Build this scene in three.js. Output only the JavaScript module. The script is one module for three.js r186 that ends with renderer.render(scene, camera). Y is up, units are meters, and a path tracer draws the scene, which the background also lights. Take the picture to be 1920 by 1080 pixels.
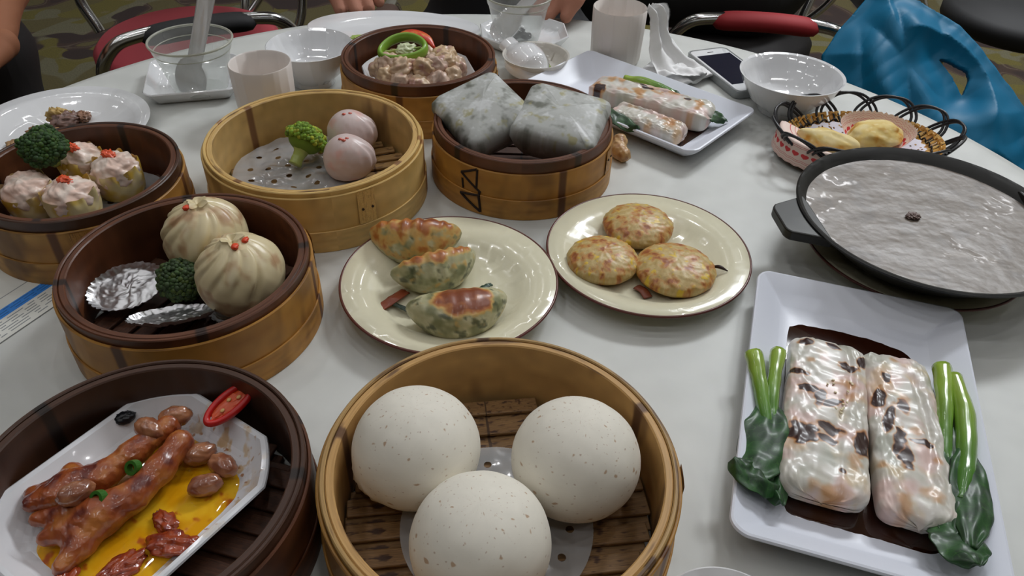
import * as THREE from 'three';
import { ImprovedNoise } from 'three/addons/math/ImprovedNoise.js';
import { mergeGeometries, mergeVertices, toCreasedNormals } from 'three/addons/utils/BufferGeometryUtils.js';
import { MarchingCubes } from 'three/addons/objects/MarchingCubes.js';
import { RoundedBoxGeometry } from 'three/addons/geometries/RoundedBoxGeometry.js';
import { RectAreaLightUniformsLib } from 'three/addons/lights/RectAreaLightUniformsLib.js';

// ---------------------------------------------------------------- camera, lights, exposure
const T = 0.75;                                   // height of the table top above the floor
const scene = new THREE.Scene();
scene.background = new THREE.Color(0x000000);
const camera = new THREE.PerspectiveCamera(40.79, 1920 / 1080, 0.02, 30);
camera.rotation.order = 'YXZ';
camera.position.set(0, T + 0.4, 0);
camera.rotation.set(THREE.MathUtils.degToRad(-39.76), 0, THREE.MathUtils.degToRad(1.96));
scene.add(camera);
const renderer = new THREE.WebGLRenderer({ antialias: true });
renderer.toneMapping = THREE.LinearToneMapping;
renderer.toneMappingExposure = 0.095;
renderer.shadowMap.enabled = true;
RectAreaLightUniformsLib.init();
const CEIL = 2.85;
const PANEL = { glow: 45, light: 480, colour: 0xf4f8fc };
const DOWN = { glow: 90, light: 4.9, colour: 0xf8f8fa };

// ---------------------------------------------------------------- helpers
function rng(seed) { let a = seed >>> 0; return () => { a = (a + 0x6D2B79F5) | 0; let t = Math.imul(a ^ (a >>> 15), 1 | a); t = (t + Math.imul(t ^ (t >>> 7), 61 | t)) ^ t; return ((t ^ (t >>> 14)) >>> 0) / 4294967296; }; }
const PN = new ImprovedNoise();
const n3 = (x, y, z) => PN.noise(x, y, z);
const fbm = (x, y, z, o = 4) => { let s = 0, a = 0.5, f = 1; for (let i = 0; i < o; i++) { s += a * n3(x * f, y * f, z * f + i * 7.3); a *= 0.5; f *= 2.03; } return s; };
const clamp = (v, a = 0, b = 1) => Math.min(b, Math.max(a, v));
const ss = (a, b, v) => { const t = clamp((v - a) / (b - a)); return t * t * (3 - 2 * t); };
const lerp = (a, b, t) => a + (b - a) * t;
const mixc = (a, b, t) => [lerp(a[0], b[0], t), lerp(a[1], b[1], t), lerp(a[2], b[2], t)];
const taken = {};
function numbered(n) { const k = taken[n] = (taken[n] ?? -1) + 1; return k ? n + '_' + String(k).padStart(3, '0') : n; }
function tag(o, label, category, group) { o.userData.label = label; o.userData.category = category; if (group) o.userData.group = group; return o; }
function shade(o) { o.traverse(c => { if (c.isMesh) { c.castShadow = true; c.receiveShadow = true; } }); return o; }
function thing(name, label, category, [x, h, z] = [0, 0, 0], turn = 0, group) {
  const o = new THREE.Group(); o.name = numbered(name); scene.add(o);
  o.position.set(x, T + h, z); o.rotation.y = turn; return tag(o, label, category, group);
}
function part(name, geo, mat, parent, label) {
  const m = new THREE.Mesh(geo, mat); m.name = name; m.castShadow = m.receiveShadow = true; if (label) m.userData.label = label;
  parent.add(m); return m;
}
function solo(name, geo, mat, label, category, [x, h, z], turn = 0, group) {
  const m = new THREE.Mesh(geo, mat); m.name = numbered(name); m.castShadow = m.receiveShadow = true; scene.add(m);
  m.position.set(x, T + h, z); m.rotation.y = turn; return tag(m, label, category, group);
}
function struct(name, geo, mat) { const m = new THREE.Mesh(geo, mat); m.name = name; m.receiveShadow = m.castShadow = true; m.userData.kind = 'structure'; scene.add(m); return m; }
function box(w, h, d, x = 0, y = 0, z = 0, r = 0) { const g = r ? new RoundedBoxGeometry(w, h, d, 3, r) : new THREE.BoxGeometry(w, h, d); g.translate(x, y, z); return g; }
// colour texture from a function of (u, v) that returns sRGB 0..255
function tex(w, h, fn, rx = 1, ry = 1, colour = true) {
  const d = new Uint8Array(w * h * 4);
  for (let j = 0; j < h; j++) for (let i = 0; i < w; i++) {
    const c = fn((i + 0.5) / w, (j + 0.5) / h), k = (j * w + i) * 4;
    if (typeof c === 'number') { d[k] = d[k + 1] = d[k + 2] = clamp(c, 0, 255); d[k + 3] = 255; }
    else { d[k] = clamp(c[0], 0, 255); d[k + 1] = clamp(c[1], 0, 255); d[k + 2] = clamp(c[2], 0, 255); d[k + 3] = 255; }
  }
  const t = new THREE.DataTexture(d, w, h, THREE.RGBAFormat); t.wrapS = t.wrapT = THREE.RepeatWrapping; t.repeat.set(rx, ry);
  t.magFilter = THREE.LinearFilter; t.minFilter = THREE.LinearMipmapLinearFilter; t.generateMipmaps = true;
  if (colour) t.colorSpace = THREE.SRGBColorSpace; t.needsUpdate = true; return t;
}
const std = (o) => new THREE.MeshStandardMaterial(o);
const phy = (o) => new THREE.MeshPhysicalMaterial(o);
function lathe(profile, seg = 96, crease = 0.7) {
  const g = new THREE.LatheGeometry(profile.map(p => new THREE.Vector2(p[0], p[1])), seg);
  return crease ? toCreasedNormals(g, crease) : g;
}
// closed ring of rectangular section with small chamfers
function hoop(r0, r1, y0, y1, c = 0.0008, seg = 120) {
  return lathe([[r0 + c, y0], [r1 - c, y0], [r1, y0 + c], [r1, y1 - c], [r1 - c, y1], [r0 + c, y1], [r0, y1 - c], [r0, y0 + c], [r0 + c, y0]], seg, 0.5);
}
// grid surface f(u, v) -> [x, y, z]; wrap joins the u seam
function grid(nu, nv, f, wrapU = false) {
  const pos = [], uv = [], idx = [];
  for (let j = 0; j <= nv; j++) for (let i = 0; i <= nu; i++) { const u = i / nu, v = j / nv; pos.push(...f(u, v)); uv.push(u, v); }
  const W = nu + 1;
  for (let j = 0; j < nv; j++) for (let i = 0; i < nu; i++) { const a = j * W + i; idx.push(a, a + 1, a + W, a + 1, a + W + 1, a + W); }
  const g = new THREE.BufferGeometry();
  g.setAttribute('position', new THREE.Float32BufferAttribute(pos, 3)); g.setAttribute('uv', new THREE.Float32BufferAttribute(uv, 2)); g.setIndex(idx);
  g.computeVertexNormals();
  if (wrapU) { const n = g.attributes.normal; for (let j = 0; j <= nv; j++) { const a = j * W, b = a + nu; const v = new THREE.Vector3(n.getX(a) + n.getX(b), n.getY(a) + n.getY(b), n.getZ(a) + n.getZ(b)).normalize(); n.setXYZ(a, v.x, v.y, v.z); n.setXYZ(b, v.x, v.y, v.z); } }
  return g;
}
// loft of closed rings (arrays of [x, y, z]), optionally capped at both ends
function loft(rings, caps = true) {
  const R = rings.slice();
  const mid = r => { const c = [0, 0, 0]; for (const p of r) for (let k = 0; k < 3; k++) c[k] += p[k] / r.length; return r.map(() => c); };
  if (caps) { R.unshift(mid(R[0])); R.push(mid(R[R.length - 1])); }
  const n = R[0].length;
  return grid(n, R.length - 1, (u, v) => R[Math.round(v * (R.length - 1))][Math.round(u * n) % n], true);
}
// sphere-like lump; fn(dir) gives a radius factor
function blob(rx, ry, rz, fn = null, flat = 1, nu = 56, nv = 36) {
  return grid(nu, nv, (u, v) => {
    const a = -u * Math.PI * 2, b = (v - 0.5) * Math.PI, d = [Math.cos(b) * Math.cos(a), Math.sin(b), Math.cos(b) * Math.sin(a)];
    const k = fn ? fn(d) : 1; let y = d[1] * ry * k; if (y < -ry * flat) y = -ry * flat;
    return [d[0] * rx * k, y, d[2] * rz * k];
  }, true);
}
const lumpy = (seed, f, a, o = 3) => d => 1 + a * 2 * fbm(d[0] * f + seed, d[1] * f + seed * 1.7, d[2] * f - seed, o);
// uv from above, in units of s metres
function topUV(g, s) { const p = g.attributes.position, u = g.attributes.uv; for (let i = 0; i < p.count; i++) u.setXY(i, p.getX(i) / s + 0.5, p.getZ(i) / s + 0.5); return g; }
function move(g, x, y, z) { g.translate(x, y, z); return g; }
function tube(pts, r, seg = 40, rad = 10, closed = false) { return new THREE.TubeGeometry(new THREE.CatmullRomCurve3(pts.map(p => new THREE.Vector3(...p)), closed), seg, r, rad, closed); }
// tapered tube along points [x, y, z, r]; noise roughens it
function taper(pts, seg = 30, rad = 12, noise = 0, seed = 0) {
  const c = new THREE.CatmullRomCurve3(pts.map(p => new THREE.Vector3(p[0], p[1], p[2])));
  const fr = c.computeFrenetFrames(seg, false), rings = [];
  for (let i = 0; i <= seg; i++) {
    const t = i / seg, P = c.getPoint(t), q = t * (pts.length - 1), k = Math.min(pts.length - 2, Math.floor(q)), r = lerp(pts[k][3], pts[k + 1][3], ss(0, 1, q - k));
    const N = fr.normals[i], B = fr.binormals[i], ring = [];
    for (let j = 0; j < rad; j++) { const a = j / rad * Math.PI * 2, rr = r * (1 + noise * n3(Math.cos(a) * 1.5 + seed, Math.sin(a) * 1.5, t * 9 + seed)); ring.push([P.x + rr * (Math.cos(a) * N.x + Math.sin(a) * B.x), P.y + rr * (Math.cos(a) * N.y + Math.sin(a) * B.y), P.z + rr * (Math.cos(a) * N.z + Math.sin(a) * B.z)]); }
    rings.push(ring);
  }
  return loft(rings);
}
// flat strip with thickness along a path: side gives the half-width direction; bend(t, s) lifts it
function strip(path, width, thick, bend = () => 0, seg = 40, cross = 12, side = null) {
  const c = new THREE.CatmullRomCurve3(path.map(p => new THREE.Vector3(...p))), rings = [], up = new THREE.Vector3(0, 1, 0);
  for (let i = 0; i <= seg; i++) {
    const t = i / seg, P = c.getPoint(t), D = c.getTangent(t), S = side ? new THREE.Vector3(...side) : new THREE.Vector3().crossVectors(up, D).normalize(), N = new THREE.Vector3().crossVectors(D, S).normalize();
    const w = width(t), ring = [];
    for (let k = 0; k < cross * 2; k++) {
      const top = k <= cross, s = top ? -1 + 2 * k / cross : 1 - 2 * (k - cross) / cross, b = bend(t, s) + (top ? thick : -thick) * Math.sqrt(Math.max(0, 1 - s * s * 0.98)) * 0.5;
      ring.push([P.x + S.x * w * s + N.x * b, P.y + S.y * w * s + N.y * b, P.z + S.z * w * s + N.z * b]);
    }
    rings.push(ring);
  }
  return loft(rings);
}
// rounded rectangle (cut = 1 gives straight chamfered corners) as a ring at height y
function rrect(hw, hl, r, y, cut = 0, n = 80, wave = null) {
  const out = [];
  r = Math.min(r, hw, hl);
  const cs = [[hw - r, hl - r, 0], [-hw + r, hl - r, 1], [-hw + r, -hl + r, 2], [hw - r, -hl + r, 3]], per = n / 4;
  for (const [cx, cz, q] of cs) for (let i = 0; i < per; i++) {
    const t = i / (per - 1), a = (q + t) * Math.PI / 2; let x, z;
    const ax = Math.cos(q * Math.PI / 2), az = Math.sin(q * Math.PI / 2), bx = Math.cos((q + 1) * Math.PI / 2), bz = Math.sin((q + 1) * Math.PI / 2);
    const lx = lerp(ax, bx, t), lz = lerp(az, bz, t);
    x = cx + r * lerp(Math.cos(a), lx, cut); z = cz + r * lerp(Math.sin(a), lz, cut);
    out.push([x, y + (wave ? wave(x / hw, z / hl) : 0), z]);
  }
  return out;
}
// dish from a list of [inset, height] going from the underside centre outwards and back over the top
function dish(hw, hl, r, prof, cut = 0, wave = null, n = 96) {
  return toCreasedNormals(loft(prof.map(([i, y, k = 1]) => rrect(hw - i, hl - i, Math.max(0.002, r - i * 0.6), y, cut, n, wave ? (a, b) => k * wave(a, b) : null))), 0.6);
}
// field of rounded cones joined smoothly, meshed with marching cubes. bones: [ax,ay,az,ar, bx,by,bz,br]
function bonesField(bones, k) {
  return (x, y, z) => {
    let s = 0;
    for (const b of bones) {
      const dx = b[4] - b[0], dy = b[5] - b[1], dz = b[6] - b[2], L = dx * dx + dy * dy + dz * dz || 1e-9;
      const t = clamp(((x - b[0]) * dx + (y - b[1]) * dy + (z - b[2]) * dz) / L);
      const d = Math.hypot(x - b[0] - t * dx, y - b[1] - t * dy, z - b[2] - t * dz) - lerp(b[3], b[7], t);
      s += Math.exp(-d / k);
    }
    return -k * Math.log(Math.max(s, 1e-30));
  };
}
function meshField(f, lo, hi, res) {
  const mc = new MarchingCubes(res, new THREE.MeshBasicMaterial(), false, false, 400000);
  mc.isolation = 0;
  const c = [0, 1, 2].map(k => (lo[k] + hi[k]) / 2), h = Math.max(...[0, 1, 2].map(k => (hi[k] - lo[k]) / 2)), half = res / 2;
  for (let z = 0; z < res; z++) for (let y = 0; y < res; y++) for (let x = 0; x < res; x++) {
    const X = c[0] + (x - half) / half * h, Y = c[1] + (y - half) / half * h, Z = c[2] + (z - half) / half * h;
    const out = X < lo[0] - 0.01 || X > hi[0] + 0.01 || Y < lo[1] - 0.01 || Y > hi[1] + 0.01 || Z < lo[2] - 0.01 || Z > hi[2] + 0.01;
    mc.field[z * res * res + y * res + x] = out ? -1 : -f(X, Y, Z);
  }
  mc.update();
  const n = mc.count, p = new Float32Array(n * 3);
  for (let i = 0; i < n; i++) for (let k = 0; k < 3; k++) p[i * 3 + k] = c[k] + mc.positionArray[i * 3 + k] * h;
  let g = new THREE.BufferGeometry(); g.setAttribute('position', new THREE.BufferAttribute(p, 3));
  g = mergeVertices(g, h / res * 0.02); g.computeVertexNormals();
  g.setAttribute('uv', new THREE.BufferAttribute(new Float32Array(g.attributes.position.count * 2), 2));
  return g;
}
function bones(list, k, res, pad = 0.01, extra = null) {
  const lo = [1e9, 1e9, 1e9], hi = [-1e9, -1e9, -1e9];
  for (const b of list) for (const o of [0, 4]) for (let a = 0; a < 3; a++) { lo[a] = Math.min(lo[a], b[o + a] - b[o + 3] - pad); hi[a] = Math.max(hi[a], b[o + a] + b[o + 3] + pad); }
  const f = bonesField(list, k);
  return meshField(extra ? (x, y, z) => f(x, y, z) + extra(x, y, z) : f, lo, hi, res);
}
function paint(g, fn) { const p = g.attributes.position, c = new Float32Array(p.count * 3), col = new THREE.Color(); for (let i = 0; i < p.count; i++) { const s = fn(p.getX(i), p.getY(i), p.getZ(i)); col.setRGB(clamp(s[0] / 255), clamp(s[1] / 255), clamp(s[2] / 255), THREE.SRGBColorSpace); c[i * 3] = col.r; c[i * 3 + 1] = col.g; c[i * 3 + 2] = col.b; } g.setAttribute('color', new THREE.BufferAttribute(c, 3)); return g; }

// ---------------------------------------------------------------- the room
const R4 = { x0: -3.4, x1: 3.4, z0: -4.6, z1: 2.2 };
{
  const carpet = tex(1024, 1024, (u, v) => {
    const p = [Math.cos(u * 6.2832), Math.sin(u * 6.2832), Math.cos(v * 6.2832), Math.sin(v * 6.2832)];
    const N = (s, o, f) => fbm(p[0] * f + s + p[3] * 0.37 * f, p[1] * f - s + p[2] * 0.29 * f, p[2] * f * 0.9 + p[3] * f * 0.8 + o, 2);
    const wx = N(3, 1, 1.1) * 1.3, a = N(11 + wx, 5, 1.5), b = N(23 - wx, 9, 1.3), e = N(41 + wx, 2, 1.9);
    let c = [84, 76, 44];
    c = mixc(c, [58, 42, 34], ss(0.02, 0.05, a)); c = mixc(c, [96, 92, 70], ss(0.07, 0.1, b)); c = mixc(c, [92, 84, 34], ss(0.12, 0.15, e)); c = mixc(c, [46, 33, 30], ss(0.13, 0.16, a));
    c = mixc(c, [108, 98, 84], (1 - ss(0.006, 0.016, Math.abs(a - 0.075))) * 0.5);
    const g = 1 + 0.16 * (n3(u * 420, v * 420, 1) + n3(u * 900, v * 900, 4));
    return c.map(q => q * g * 0.92);
  }, 3.2, 3.2);
  const fl = struct('floor', box(6.8, 0.1, 6.8, 0, -0.05, -1.2), std({ map: carpet, roughness: 1 }));
  const wallM = std({ color: 0xb0aca0, roughness: 0.9 });
  struct('wall_back', box(7, CEIL, 0.12, 0, CEIL / 2, R4.z0 - 0.06), wallM);
  struct('wall_front', box(7, CEIL, 0.12, 0, CEIL / 2, R4.z1 + 0.06), wallM);
  struct('wall_left', box(0.12, CEIL, 6.8, R4.x0 - 0.06, CEIL / 2, -1.2), wallM);
  struct('wall_right', box(0.12, CEIL, 6.8, R4.x1 + 0.06, CEIL / 2, -1.2), wallM);
  struct('ceiling', box(7, 0.12, 7, 0, CEIL + 0.06, -1.2), std({ color: 0xe4e0d6, roughness: 0.9 }));
  // recessed downlights in a grid, and two square panels
  const trim = lathe([[0.045, 0], [0.065, 0], [0.068, 0.006], [0.062, 0.014], [0.048, 0.014], [0.045, 0.008], [0.045, 0]], 32), lens = new THREE.CylinderGeometry(0.045, 0.045, 0.004, 32);
  const trimM = std({ color: 0xe8e8e6, roughness: 0.4 }), lensM = std({ color: 0xffffff, emissive: DOWN.colour, emissiveIntensity: DOWN.glow });
  const put = (x, z) => {
    const o = thing('downlight', 'small round recessed downlight in the white ceiling', 'ceiling light', [x, CEIL - T - 0.015, z], 0, 'downlights in the ceiling grid');
    part('trim_ring', trim, trimM, o); part('lens', lens, lensM, o).position.y = 0.009;
    const s = new THREE.SpotLight(DOWN.colour, DOWN.light, 0, 1.15, 0.7, 2); s.name = 'downlight_beam'; s.position.set(0, -0.012, 0); s.target.position.set(0, -1, 0); s.castShadow = true; s.shadow.radius = 2.2; o.add(s, s.target);
  };
  for (let j = 0; j < 7; j++) for (let i = 0; i < 7; i++) put(-2.52 + 0.84 * i + (j % 2 ? 0.12 : 0), -4.52 + 0.84 * j);
  const pm = std({ color: 0xffffff, emissive: PANEL.colour, emissiveIntensity: PANEL.glow });
  for (const x of [1.15, 1.75]) {
    const o = thing('panel_light', 'square luminous panel set in the white ceiling', 'ceiling light', [x, CEIL - T - 0.03, -2.42], 0, 'panel lights in the ceiling');
    part('frame', mergeGeometries([box(0.5, 0.03, 0.02, 0, 0.015, 0.24), box(0.5, 0.03, 0.02, 0, 0.015, -0.24), box(0.02, 0.03, 0.46, 0.24, 0.015, 0), box(0.02, 0.03, 0.46, -0.24, 0.015, 0)]), trimM, o);
    part('diffuser', box(0.46, 0.008, 0.46, 0, 0.014, 0), pm, o);
    const a = new THREE.RectAreaLight(PANEL.colour, PANEL.light, 0.46, 0.46); a.name = 'panel_glow'; a.position.set(0, 0.006, 0); a.rotation.x = -Math.PI / 2; o.add(a);
  }
}
// ---------------------------------------------------------------- table
const TC = [-0.026, -0.4994], TR = 0.5855;
{
  const t = thing('round_table', 'round dining table under the white cloth', 'table', [TC[0], -T, TC[1]]);
  const wood = std({ color: 0x5a3d26, roughness: 0.6 });
  part('table_top', lathe([[0, T - 0.028], [TR - 0.012, T - 0.028], [TR - 0.006, T - 0.02], [TR - 0.006, T - 0.008], [TR - 0.01, T - 0.003], [0, T - 0.003]], 96, 0.6), wood, t);
  part('pedestal', lathe([[0, 0.02], [0.06, 0.02], [0.05, 0.3], [0.06, T - 0.06], [0.2, T - 0.029], [0, T - 0.029]], 48), std({ color: 0x333333, roughness: 0.4, metalness: 0.7 }), t);
  for (let k = 0; k < 4; k++) { const g = taper([[0, 0.04, 0, 0.028], [0.2, 0.05, 0, 0.024], [0.36, 0.02, 0, 0.02]], 16, 10); g.rotateY(k * Math.PI / 2 + 0.4); part('foot', g, std({ color: 0x333333, roughness: 0.4, metalness: 0.7 }), t); }
  // cloth: flat over the top with slight creases, then hanging folds
  const cr = tex(1024, 1024, (u, v) => {
    const w = 0.05 * fbm(u * 3, v * 3, 1, 3); let s = 128 + 90 * fbm(u * 4 + w * 8, v * 4, 3, 4);
    const f = Math.abs(fbm(u * 2.2 + 4, v * 2.2 + w * 6, 8, 2)), e = Math.abs(fbm(u * 3.1 - 4, v * 2.7 + w * 6, 28, 2)); s += 40 * (1 - ss(0, 0.02, f)) + 40 * (1 - ss(0, 0.02, e)); return s;
  }, 1, 1, false);
  const smudge = tex(512, 512, (u, v) => { const k = 0.97 + 0.10 * fbm(u * 9, v * 9, 5, 4) + 0.05 * fbm(u * 60, v * 60, 2, 2); return [208 * k, 210 * k, 206 * k]; });
  const cloth = phy({ map: smudge, roughness: 0.46, bumpMap: cr, bumpScale: 0.0016, roughnessMap: null, sheen: 0 });
  const NR = 60, drop = 0.16, nu = 200;
  const g = grid(nu, NR, (u, v) => {
    const a = -u * Math.PI * 2; const s = v * (TR + drop);
    if (s <= TR - 0.008) return [Math.cos(a) * s, 0, Math.sin(a) * s];
    const q = s - (TR - 0.008), b = Math.min(1, q / 0.016), f = ss(0.01, 0.16, q) * 0.014 * Math.sin(a * 22 + 2 * Math.sin(a * 3));
    const r = TR - 0.008 + 0.008 * Math.sin(b * Math.PI / 2) + f, y = -(0.008 * (1 - Math.cos(b * Math.PI / 2)) + Math.max(0, q - 0.016));
    return [Math.cos(a) * r, y, Math.sin(a) * r];
  }, true);
  topUV(g, 1.5);
  const inner = g.clone(); inner.translate(0, -0.0015, 0);
  solo('tablecloth', g, cloth, 'white cloth spread over the round dining table', 'tablecloth', [TC[0], 0, TC[1]]);
}

// ---------------------------------------------------------------- bamboo
function bambooTex(base, streak, node, nodes, seed, stain = 0) {
  return tex(1024, 64, (u, v) => {
    const g = fbm(u * 9 + seed, v * 34, seed, 3), h = fbm(u * 40 + seed, v * 90, 3 + seed, 2);
    let c = mixc(base, streak, clamp(0.5 + 1.1 * g)); const k = 1 + 0.18 * h; c = c.map(q => q * k);
    if (stain) c = mixc(c, [58, 34, 20], stain * ss(0.08, 0.3, fbm(u * 14 - seed, v * 3.2, 9 + seed, 3)));
    for (const n of nodes) { const d = Math.abs(u - n - 0.0018 * fbm(v * 5, n * 9, seed, 2)); c = mixc(c, node, 0.8 * (1 - ss(0.004, 0.009, d))); }
    return c;
  });
}
const BM = {
  yellow: std({ map: bambooTex([198, 148, 70], [160, 108, 42], [74, 40, 20], [0.07, 0.31, 0.52, 0.78], 1, 0.35), roughness: 0.5 }),
  yellowB: std({ map: bambooTex([194, 148, 74], [156, 108, 46], [84, 46, 22], [0.14, 0.41, 0.63, 0.9], 5, 0.45), roughness: 0.5 }),
  pale: std({ map: bambooTex([222, 190, 124], [196, 158, 90], [140, 92, 48], [0.2, 0.66], 9, 0.22), roughness: 0.5 }),
  paleIn: std({ map: bambooTex([216, 182, 118], [186, 148, 86], [110, 70, 40], [0.12, 0.6, 0.86], 12, 0.6), roughness: 0.55 }),
  tan: std({ map: bambooTex([206, 164, 104], [176, 134, 78], [84, 54, 32], [0.3, 0.7], 17, 0.6), roughness: 0.5 }),
  tanRim: std({ map: bambooTex([198, 164, 104], [138, 104, 60], [70, 46, 28], [0.12, 0.5], 19, 0.6), roughness: 0.5 }),
  dark: std({ map: bambooTex([112, 66, 38], [74, 40, 24], [30, 18, 14], [0.1, 0.36, 0.62, 0.88], 23, 0.5), roughness: 0.42 }),
  darker: std({ map: bambooTex([84, 52, 34], [52, 32, 22], [24, 16, 12], [0.2, 0.45, 0.8], 29, 0.5), roughness: 0.42 }),
  slatPale: std({ map: bambooTex([182, 146, 92], [136, 104, 60], [80, 52, 30], [0.2, 0.8], 31, 0.7), roughness: 0.6 }),
  slatTan: std({ map: bambooTex([158, 122, 76], [104, 76, 46], [60, 40, 24], [0.5], 37, 0.9), roughness: 0.6 }),
  slatDark: std({ map: bambooTex([96, 58, 36], [58, 34, 22], [30, 18, 12], [0.5], 41, 0.7), roughness: 0.6 }),
  peg: std({ color: 0x2a1a10, roughness: 0.7 }),
};
const HB = 0.0574;
function steamer(label, x, z, R, o) {
  const t = thing('bamboo_steamer', label, 'steamer basket', [x, 0, z], o.turn || 0, o.group);
  const lip = o.lip ?? 0.011, H = o.H || HB;
  part('inner_ring', hoop(R - 0.0105, R - 0.0058, 0.003, H - 0.0006), o.inner, t);
  part('middle_ring', hoop(R - 0.0056, R - 0.0028, 0.003, H, 0.0007), o.rim, t);
  part('outer_band', hoop(R - 0.0027, R - 0.0006, 0.0005, H - lip, 0.0006), o.outer, t);
  part('lower_hoop', hoop(R - 0.0006, R + 0.0008, 0, H * 0.36, 0.0005), o.hoop || o.outer, t);
  // overlapped end of the outer band, pinned with two pegs
  const a0 = o.seam ?? 0.9, seam = grid(14, 4, (u, v) => { const a = a0 + u * 0.16; return [Math.cos(a) * (R + 0.0006), lerp(H * 0.37, H - lip - 0.0008, v), Math.sin(a) * (R + 0.0006)]; });
  const seamIn = grid(14, 4, (u, v) => { const a = a0 + 0.16 - u * 0.16; return [Math.cos(a) * (R - 0.0007), lerp(H * 0.37, H - lip - 0.0008, v), Math.sin(a) * (R - 0.0007)]; });
  const lap = part('overlap', mergeGeometries([seam, seamIn]), o.outer, t);
  for (const k of [0.03, 0.12]) { const g = new THREE.CylinderGeometry(0.0011, 0.0011, 0.003, 10); g.rotateZ(Math.PI / 2); g.rotateY(-(a0 + k)); g.translate(Math.cos(a0 + k) * R, H * 0.62, Math.sin(a0 + k) * R); part('peg', g, BM.peg, lap); }
  // slatted floor
  const ri = R - 0.0108, w = o.slatW || 0.0125, gap = o.gap || 0.0035, n = Math.floor(2 * ri / (w + gap)), r = rng(Math.round(R * 1e5 + x * 1e4));
  const frame = new THREE.Group();
  for (let i = 0; i < n; i++) {
    const c = (i - (n - 1) / 2) * (w + gap), e = Math.abs(c) + w / 2; if (e >= ri - 0.003) continue;
    const L = 2 * Math.sqrt(ri * ri - e * e) - 0.0006, g = new RoundedBoxGeometry(L, 0.003, w, 2, 0.0011); g.translate((r() - 0.5) * 0.0006, 0.0115 + r() * 0.0006, c);
    const m = part('slat', g, o.slat, t);
  }
  for (let i = 0; i <= n; i++) {                         // second layer closing the gaps from below
    const c = (i - n / 2) * (w + gap), hw = (gap + 0.005) / 2, e = Math.abs(c) + hw; if (e >= ri - 0.001) continue;
    part('under_slat', box(2 * Math.sqrt(ri * ri - e * e) - 0.0006, 0.0022, 2 * hw, 0, 0.0086, c, 0.0008), o.slat, t);
  }
  for (const c of [-0.45, 0.45]) part('cross_bar', box(0.012, 0.0045, 2 * Math.sqrt(ri * ri * (1 - c * c)) - 0.008, c * ri, 0.0051, 0, 0.001), o.slat, t);
  return t;
}
const G7 = 'bamboo steamers on the table';
const bunBasket = steamer('large bamboo steamer holding three speckled white buns', -0.0033, -0.2655, 0.1, { inner: BM.tan, rim: BM.tanRim, outer: BM.yellowB, slat: BM.slatTan, lip: 0.004, seam: 0.1, turn: 0.15, slatW: 0.0115, gap: 0.0055 });
steamer('brown bamboo steamer with two pleated soup dumplings and foil cups', -0.2332, -0.4325, 0.0885, { inner: BM.dark, rim: BM.dark, outer: BM.yellow, slat: BM.slatDark, lip: 0.006, seam: 0.6, turn: 1.2 });
steamer('pale new-looking bamboo steamer with two shrimp dumplings on perforated paper', -0.1815, -0.6148, 0.0978, { inner: BM.paleIn, rim: BM.pale, outer: BM.pale, slat: BM.slatPale, lip: 0.004, seam: 1.2, turn: 0.35, gap: 0.0045, slatW: 0.0095 });
const wrapBasket = steamer('bamboo steamer with burnt letter marks, holding two paper parcels', 0.0049, -0.6636, 0.0868, { inner: BM.dark, rim: BM.dark, outer: BM.yellow, slat: BM.slatDark, lip: 0.011, seam: 0.3, turn: 0 });
steamer('bamboo steamer with chunks of steamed meat and a green pepper ring', -0.1095, -0.8032, 0.0855, { inner: BM.dark, rim: BM.dark, outer: BM.yellowB, slat: BM.slatDark, lip: 0.011, seam: 2.2, turn: 2.2 });
steamer('bamboo steamer filled with open-topped pork dumplings and a broccoli floret', -0.3632, -0.5485, 0.083, { inner: BM.dark, rim: BM.darker, outer: BM.yellowB, slat: BM.slatDark, lip: 0.009, seam: 1.9, turn: 0.8 });
steamer('dark bamboo steamer around a white dish of braised chicken feet', -0.1952, -0.2458, 0.0905, { inner: BM.darker, rim: BM.darker, outer: BM.dark, slat: BM.slatDark, lip: 0.007, seam: 0.2, turn: 2.9 });
// burnt mark on the parcels' steamer: strokes that follow the curve of the band, read sideways
{
  const R = 0.0868, burn = std({ color: 0x241409, roughness: 0.85 }), A = px => px;     // (arc metres along the wall, height)
  const at = (s, y) => { const a = 2.24 - s / R; return [Math.cos(a) * (R + 0.0011 - 0.0018 * (y > HB * 0.36 ? 1 : 0)), y, Math.sin(a) * (R + 0.0011 - 0.0018 * (y > HB * 0.36 ? 1 : 0))]; };
  const strokes = [[[0.0, 0.037], [0.0175, 0.0455]], [[0.0175, 0.0455], [0.0165, 0.0255]], [[0, 0.037], [0.021, 0.0225]], [[0.001, 0.0315], [0.002, 0.0215]], [[0, 0.0165], [0.021, 0.0205]], [[0.0195, 0.0225], [0.0215, 0.0035]], [[0, 0.0165], [0.0215, 0.0035]]];
  for (const [p, q] of strokes) { const pts = []; for (let i = 0; i <= 6; i++) pts.push(at(lerp(p[0], q[0], i / 6), lerp(p[1], q[1], i / 6))); part('burnt_stroke', tube(pts, 0.0012, 14, 6), burn, wrapBasket.getObjectByName('outer_band'), 'burnt dark line'); }
}
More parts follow.
